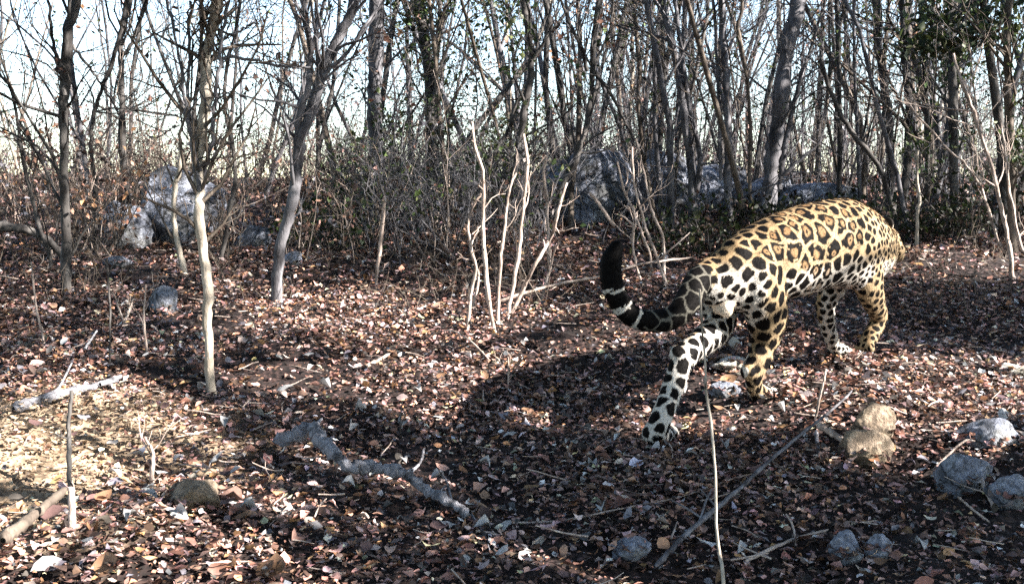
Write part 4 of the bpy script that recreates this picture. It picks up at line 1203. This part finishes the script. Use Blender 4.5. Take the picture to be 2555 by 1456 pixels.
# head, lowered and turned away
HC = D(2196, 606, 5.30); hd = Vector((.74, .62, -.26)).normalized(); hz = math.atan2(hd.y, hd.x)
ball(bm, HC, .115, .095, .10, hz)
loft(bm, [(HC + hd * .05, .075, .075), (HC + hd * .12 - Vector((0, 0, .012)), .058, .058), (HC + hd * .165 - Vector((0, 0, .02)), .044, .046)], n=8)
ball(bm, HC + Rt * .06 + hd * .04 + Vector((0, 0, -.02)), .05, .045, .05); ball(bm, HC - Rt * .06 + hd * .04 + Vector((0, 0, -.02)), .05, .045, .05)
for foot, side, up, n_ in ((D(1952, 990, 4.68), Rt, Vector((0, 0, 1)), 4), (D(1672, 1081, 4.19), Rt, Vector((0, 0, 1)), 4), (D(2113, 881, 5.34), Rt, Vector((0, 0, 1)), 4), (D(2157, 866, 4.93), Rt, Vector((0, 0, 1)), 4)):
    for i in range(n_):
        o_ = (i - 1.5) * .021
        ball(bm, foot + side * o_ * 1.15 + Hd * (.014 if i in (1, 2) else 0), .024, .0165, .020, rotH)
me = bpy.data.meshes.new('body'); bm.to_mesh(me); bm.free()
tmp = bpy.data.objects.new('tmp', me); COL.objects.link(tmp)
md = tmp.modifiers.new('r', 'REMESH'); md.mode = 'VOXEL'; md.voxel_size = .0075
sm = tmp.modifiers.new('s', 'SMOOTH'); sm.factor = .5; sm.iterations = 6
sb = tmp.modifiers.new('u', 'SUBSURF'); sb.levels = 1; sb.render_levels = 1
dg = bpy.context.evaluated_depsgraph_get()
body_me = bpy.data.meshes.new_from_object(tmp.evaluated_get(dg))
bpy.data.objects.remove(tmp)
body_me.name = 'jaguar_body'
nv = len(body_me.vertices)
bumps = [(D(2118, 560, 4.80), .075, .020), (D(2150, 600, 4.76), .05, -.012), (D(2135, 655, 4.74), .06, .014), (D(2085, 600, 4.68), .05, -.012), (D(1850, 600, 4.24), .05, .016), (D(1890, 640, 4.24), .055, -.010),
         (D(1930, 700, 4.34), .045, -.014), (D(1905, 740, 4.28), .05, .012), (D(1975, 705, 4.45), .05, -.012), (D(2030, 700, 4.55), .05, .010), (D(1990, 520, 4.5), .06, -.008), (D(1905, 560, 4.36), .06, -.008)]
vc_ = np.empty(nv * 3, np.float32); body_me.vertices.foreach_get('co', vc_); vc_ = vc_.reshape(-1, 3).astype(float)
vn_ = np.empty(nv * 3, np.float32); body_me.vertices.foreach_get('normal', vn_); vn_ = vn_.reshape(-1, 3).astype(float)
dz = np.array([.0035 * noise.noise(Vector(q) * 11) + .002 * noise.noise(Vector(q) * 28) for q in vc_])
for c_, r_, a_ in bumps: dz += a_ * np.exp(-((vc_ - np.array(c_)) ** 2).sum(1) / (r_ * r_))
body_me.vertices.foreach_set('co', (vc_ + vn_ * dz[:, None]).astype(np.float32).ravel())
body_me.update()
co = np.empty(nv * 3, np.float32); body_me.vertices.foreach_get('co', co); co = co.reshape(-1, 3).astype(float)
no = np.empty(nv * 3, np.float32); body_me.vertices.foreach_get('normal', no); no = no.reshape(-1, 3).astype(float)
# limb membership by nearest skeleton line


def seg_field(secs, m=40):
    C, A = smooth_line([s[0] for s in secs], [max(s[1], s[2]) for s in secs], m)
    return C, A


names = ['torso', 'hind_r', 'hind_l', 'fore_l', 'fore_r', 'tail', 'head']
fl = [(D(2082, 710, 5.02), .055, .08), (D(2062, 752, 5.02), .046, .055), (D(2070, 832, 5.12), .036, .038), (D(2106, 884, 5.3), .036, .034)]
fr = [(D(2165, 690, 4.82), .06, .09), (D(2186, 765, 4.95), .046, .054), (D(2182, 818, 5.0), .036, .036), (D(2160, 862, 4.94), .036, .026)]
fields = [seg_field(torso), seg_field(hind_r[1:] + [(D(1938, 996, 4.64), .04, .03)]), seg_field(hind_l[1:] + [(D(1668, 1092, 4.15), .04, .03)]), seg_field(fl), seg_field(fr),
          seg_field([(D(a, b_, c), r, r) for a, b_, c, r in tail_pts[1:]], 60), seg_field([(HC, .1, .1), (HC + hd * .17, .05, .05)], 10)]
best = np.full(nv, 1e9); part = np.zeros(nv, int); along = np.zeros(nv)
for pi, (C, A) in enumerate(fields):
    dd = np.full(nv, 1e9); ii = np.zeros(nv, int)
    for j in range(len(C)):
        e = np.linalg.norm(co - C[j], axis=1) / A[j]
        mk = e < dd; dd[mk] = e[mk]; ii[mk] = j
    mk = dd < best; best[mk] = dd[mk]; part[mk] = pi; along[mk] = (ii / (len(C) - 1))[mk]
warp = np.array([list(noise.noise_vector(Vector(c) * 18)) for c in co]) * .011 + np.array([list(noise.noise_vector(Vector(c) * 45)) for c in co]) * .006
fine_n = np.array([noise.noise(Vector(c) * 55) for c in co])
low_n = np.array([noise.noise(Vector(c) * 9) for c in co])
Hn = np.array(Hd); Rn = np.array(Rt)
tH = (co - np.array(JR)) @ Hn                    # 0 at the pelvis, about .8 at the shoulder
# local spot spacing
sp = np.where(part == 0, np.interp(tH, [-.15, .02, .17, .45, .62, .78, .9], [.058, .060, .086, .100, .074, .044, .034]), .05)
sp = np.where((part == 1) | (part == 2), np.interp(along, [0, .3, .7, 1], [.068, .062, .054, .040]), sp)
sp = np.where((part == 3) | (part == 4), np.interp(along, [0, .5, 1], [.042, .04, .03]), sp)
sp = np.where(part == 5, .062, sp); sp = np.where(part == 6, .026, sp)
rel = (co[:, 2] - np.interp(tH, [-.1, 0, .4, .8, 1], [JR.z - .02] * 5))
sp = np.where((part == 0) & (no[:, 2] > .75), sp * .75, sp)
sp = np.where((part == 0) & (no[:, 2] < -.15), sp * .7, sp)
order = RNG.permutation(nv)[:26000]
order_i = []; acc_s = []
buf = np.empty((4000, 3)); nb_ = 0
for i in order:
    p = co[i]
    if nb_:
        dmin = ((buf[:nb_] - p) ** 2).sum(1).min()
        if dmin < (sp[i] * .84) ** 2: continue
    buf[nb_] = p; nb_ += 1; acc_s.append(sp[i]); order_i.append(i)
    if nb_ >= 3990: break
kd = KDTree(nb_)
for i in range(nb_): kd.insert(Vector(buf[i]), i)
kd.balance()
d1 = np.empty(nv); d2 = np.empty(nv); i1 = np.empty(nv, int)
wco = co + warp
for i in range(nv):
    r_ = kd.find_n(wco[i], 2)
    d1[i] = r_[0][2]; i1[i] = r_[0][1]; d2[i] = r_[1][2]
sp_c = np.array(acc_s)[i1]
e = (d2 - d1) / sp_c; q1 = d1 / sp_c
S = lambda x, a, b_: np.clip((x - a) / (b_ - a), 0, 1) ** 2 * (3 - 2 * np.clip((x - a) / (b_ - a), 0, 1))
part_c = part[order_i][i1]
rnd_c = RNG.uniform(0, 1, nb_)[i1]
# rosettes on the flank: dark ring, tawny middle, sometimes a dot
ring = S(e, .13, .22) * (1 - S(-q1, -.27, -.17)) * S(fine_n + e * 1.1, -.12, .05)
dot = (1 - S(q1, .06, .10)) * (rnd_c < .45)
ros = np.maximum(ring, dot)
spot = S(e, .17, .26) * (1 - S(q1, .50, .58))
small = S(e + .08 * fine_n, .18, .3) * (1 - S(q1, .42, .5))
flank = (part_c == 0) & (sp_c > .066)
dark = np.where(flank, ros, np.where(sp_c < .05, small, spot))
mid_in = np.where(flank, (1 - S(q1, .22, .30)) * (1 - dot), 0)
# tail bands
tb = along
band = np.zeros(nv)
for c_, w_ in ((.475, .016), (.585, .014), (.685, .012)): band = np.maximum(band, 1 - S(np.abs(tb - c_ + .02 * low_n + .008 * fine_n), w_ * .6, w_))
tailc = np.where(tb > .44, np.where(band > .5, 0.0, 1.0), S(e, .08, .17))
dark = np.where(part == 5, tailc, dark)
# ground colour of the coat: tawny above, white below and inside
inner = np.zeros(nv)
inner = np.where(part == 2, S(no @ Rn, .0, .45), inner)
inner = np.where(part == 1, S(-(no @ Rn), .1, .5), inner)
inner = np.where(part == 3, S(no @ Rn, -.1, .3), inner)
inner = np.where((part == 1) & (along > .85), .8, inner)
inner = np.where((part == 2) & (along > .6), np.maximum(inner, .7), inner)
inner = np.where((part == 3) & (along > .5), .9, inner)
belly = np.where(part == 0, np.maximum(S(-no[:, 2], .10, .5), S(-(co[:, 2] - (JR.z + .18 * 0) + .05 * low_n), -.02, .10) * (tH > .1)), 0)
butt = np.where(tH < .10, S(-(no @ Hn), .1, .55) * S(JR.z + .06 - co[:, 2], -.04, .06), 0)
butt = np.where((part == 5), 0, butt)
white = np.clip(np.maximum.reduce([inner, belly, butt]), 0, 1)[:, None]
tawny = np.array([.235, .175, .105]) * (1 + .18 * low_n[:, None])
tawny = np.where(no[:, 2:3] > .5, tawny * [.92, .86, .8], tawny)
base = tawny * (1 - white) + np.array([.45, .425, .385]) * white
base = np.where((part == 5)[:, None], np.where(tb[:, None] > .44, np.array([.42, .40, .36]), np.array([.10, .095, .08])), base)
base = np.where((tH < .0)[:, None] & (part == 0)[:, None], base * .97, base)
inside = base * np.array([.60, .48, .38])
colr = base * (1 - mid_in[:, None] * .8) + inside * mid_in[:, None] * .8
blk = np.array([.0025, .002, .002])
colr = colr * (1 - dark[:, None]) + blk * dark[:, None]
scro = np.minimum(np.linalg.norm(co - np.array(D(1793, 762, 4.235)), axis=1), np.linalg.norm(co - np.array(D(1812, 768, 4.215)), axis=1)) < .045
colr[scro & (no @ Hn < .3)] = [.55, .47, .38]
# soles of the lifted hind foot heel are dark
colr = np.clip(colr * (1 + .12 * fine_n[:, None]), .002, .9)
ca = body_me.color_attributes.new('tint', 'FLOAT_COLOR', 'POINT')
c4 = np.ones((nv, 4), np.float32); c4[:, :3] = colr
ca.data.foreach_set('color', c4.ravel())
for p_ in body_me.polygons: p_.use_smooth = True
m, nt, b = new_mat('jaguar_fur')
at_ = N(nt, 'ShaderNodeAttribute', attribute_name='tint')
tc = N(nt, 'ShaderNodeTexCoord')
n1 = N(nt, 'ShaderNodeTexNoise', Scale=260.0, Detail=3.0)
n2 = N(nt, 'ShaderNodeTexNoise', Scale=22.0, Detail=2.0)
for n_ in (n1, n2): nt.links.new(tc.outputs['Object'], n_.inputs['Vector'])
r = ramp(nt, [(0.3, (.8,) * 3), (0.7, (1.1,) * 3)]); nt.links.new(n1.outputs['Fac'], r.inputs[0])
mx = N(nt, 'ShaderNodeMix', data_type='RGBA', blend_type='MULTIPLY'); mx.inputs[0].default_value = 1
nt.links.new(at_.outputs['Color'], mx.inputs[6]); nt.links.new(r.outputs[0], mx.inputs[7])
nt.links.new(mx.outputs[2], b.inputs['Base Color'])
b.inputs['Roughness'].default_value = .7
b.inputs['Specular IOR Level'].default_value = .06
b1 = N(nt, 'ShaderNodeBump', Strength=.5, Distance=.004); nt.links.new(n1.outputs['Fac'], b1.inputs['Height'])
b2 = N(nt, 'ShaderNodeBump', Strength=.35, Distance=.02); nt.links.new(n2.outputs['Fac'], b2.inputs['Height']); nt.links.new(b1.outputs[0], b2.inputs['Normal'])
nt.links.new(b2.outputs[0], b.inputs['Normal'])
FUR = m
jag = empty('jaguar', (JR.x, JR.y, float(g(JR.x, JR.y))), 'spotted jaguar walking away to the right with its ringed tail curled up', 'jaguar')
body_me.materials.clear()
link('body', body_me, jag, FUR)


# short fur: fine tapering strands lying back over the coat
nf = 64000
fi = RNG.integers(0, nv, nf)
fp = co[fi] + RNG.normal(0, .0016, (nf, 3)); fn = no[fi]
lay = np.where(((part == 0) | (part == 5) | (part == 6))[fi][:, None], -Hn[None] * .8 - np.array([[0, 0, .5]]), np.array([[0, 0, -1.0]]))
lay = lay + RNG.normal(0, .25, (nf, 3)); lay = lay - (lay * fn).sum(1, keepdims=True) * fn; lay /= np.linalg.norm(lay, axis=1, keepdims=True) + 1e-9
wd = np.cross(lay, fn)
L_ = RNG.uniform(.007, .013, (nf, 1)) * np.where(part[fi] == 6, .6, 1)[:, None]
tipv = fp + lay * L_ + fn * L_ * RNG.uniform(.25, .55, (nf, 1))
V_ = np.stack([fp + wd * .0009 - fn * .001, fp - wd * .0009 - fn * .001, tipv], 1).reshape(-1, 3)
fc = np.repeat(colr[fi] * RNG.uniform(.7, 1.25, (nf, 1)), 3, axis=0)
fur = np_mesh('fur', V_, tris=np.arange(nf * 3).reshape(-1, 3), cols=np.clip(fc, .002, .9), smooth=False)
o = link('fur', fur, jag, FUR); o['kind'] = 'stuff'


def ear(side):
    bm = bmesh.new()
    c = HC - hd * .045 + Rt * side * .065 + Vector((0, 0, .085))
    bmesh.ops.create_uvsphere(bm, u_segments=16, v_segments=10, radius=1)
    for v in bm.verts:
        x_, y_, z_ = v.co
        y_ = y_ * .35 - (.25 if abs(y_) < 2 else 0) * (1 - x_ * x_ - z_ * z_) * (1 if y_ > 0 else .1)
        v.co = c + Rt * x_ * .032 + hd * y_ * .03 + Vector((0, 0, 1)) * z_ * .036
    me = bpy.data.meshes.new('ear'); bm.to_mesh(me); bm.free()
    for f in me.polygons: f.use_smooth = True
    ca = me.color_attributes.new('tint', 'FLOAT_COLOR', 'POINT')
    for i, v in enumerate(me.vertices):
        back = (v.co - c).dot(hd) < 0
        s = (v.co - c).length
        ca.data[i].color = (.02, .017, .015, 1) if back and s > .012 else (.6, .52, .42, 1)
    return me


for s_ in (-1, 1):
    link('ear', ear(s_), jag, FUR)
m, nt, b = new_mat('eye'); b.inputs['Base Color'].default_value = (.25, .16, .03, 1); b.inputs['Roughness'].default_value = .1
EYE = m
m, nt, b = new_mat('nose'); b.inputs['Base Color'].default_value = (.25, .12, .1, 1); b.inputs['Roughness'].default_value = .5
for s_ in (-1, 1):
    bm = bmesh.new(); ball(bm, HC + hd * .088 + Rt * s_ * .05 + Vector((0, 0, .028)), .014, .014, .014)
    me = bpy.data.meshes.new('eye'); bm.to_mesh(me); bm.free(); link('eye', me, jag, EYE)
bm = bmesh.new(); ball(bm, HC + hd * .205 - Vector((0, 0, .005)), .014, .022, .014, hz)
me = bpy.data.meshes.new('nose'); bm.to_mesh(me); bm.free(); link('nose', me, jag, m)
wp = []
for s_ in (-1, 1):
    for i in range(6):
        p0 = HC + hd * .17 + Rt * s_ * .035 + Vector((0, 0, -.02 + .008 * (i % 3)))
        dd = (Rt * s_ + hd * .3 + Vector((0, 0, -.15 + .12 * (i % 3)))).normalized()
        wp.append([list(p0), list(p0 + dd * .04), list(p0 + dd * .08 - Vector((0, 0, .006))), list(p0 + dd * .12 - Vector((0, 0, .016)))])
v, q = tubes(np.array(wp), np.tile([.0006, .0005, .0004, .0002], (len(wp), 1)), 4)
link('whiskers', np_mesh('whiskers', v, q), jag, BARK_STICK)
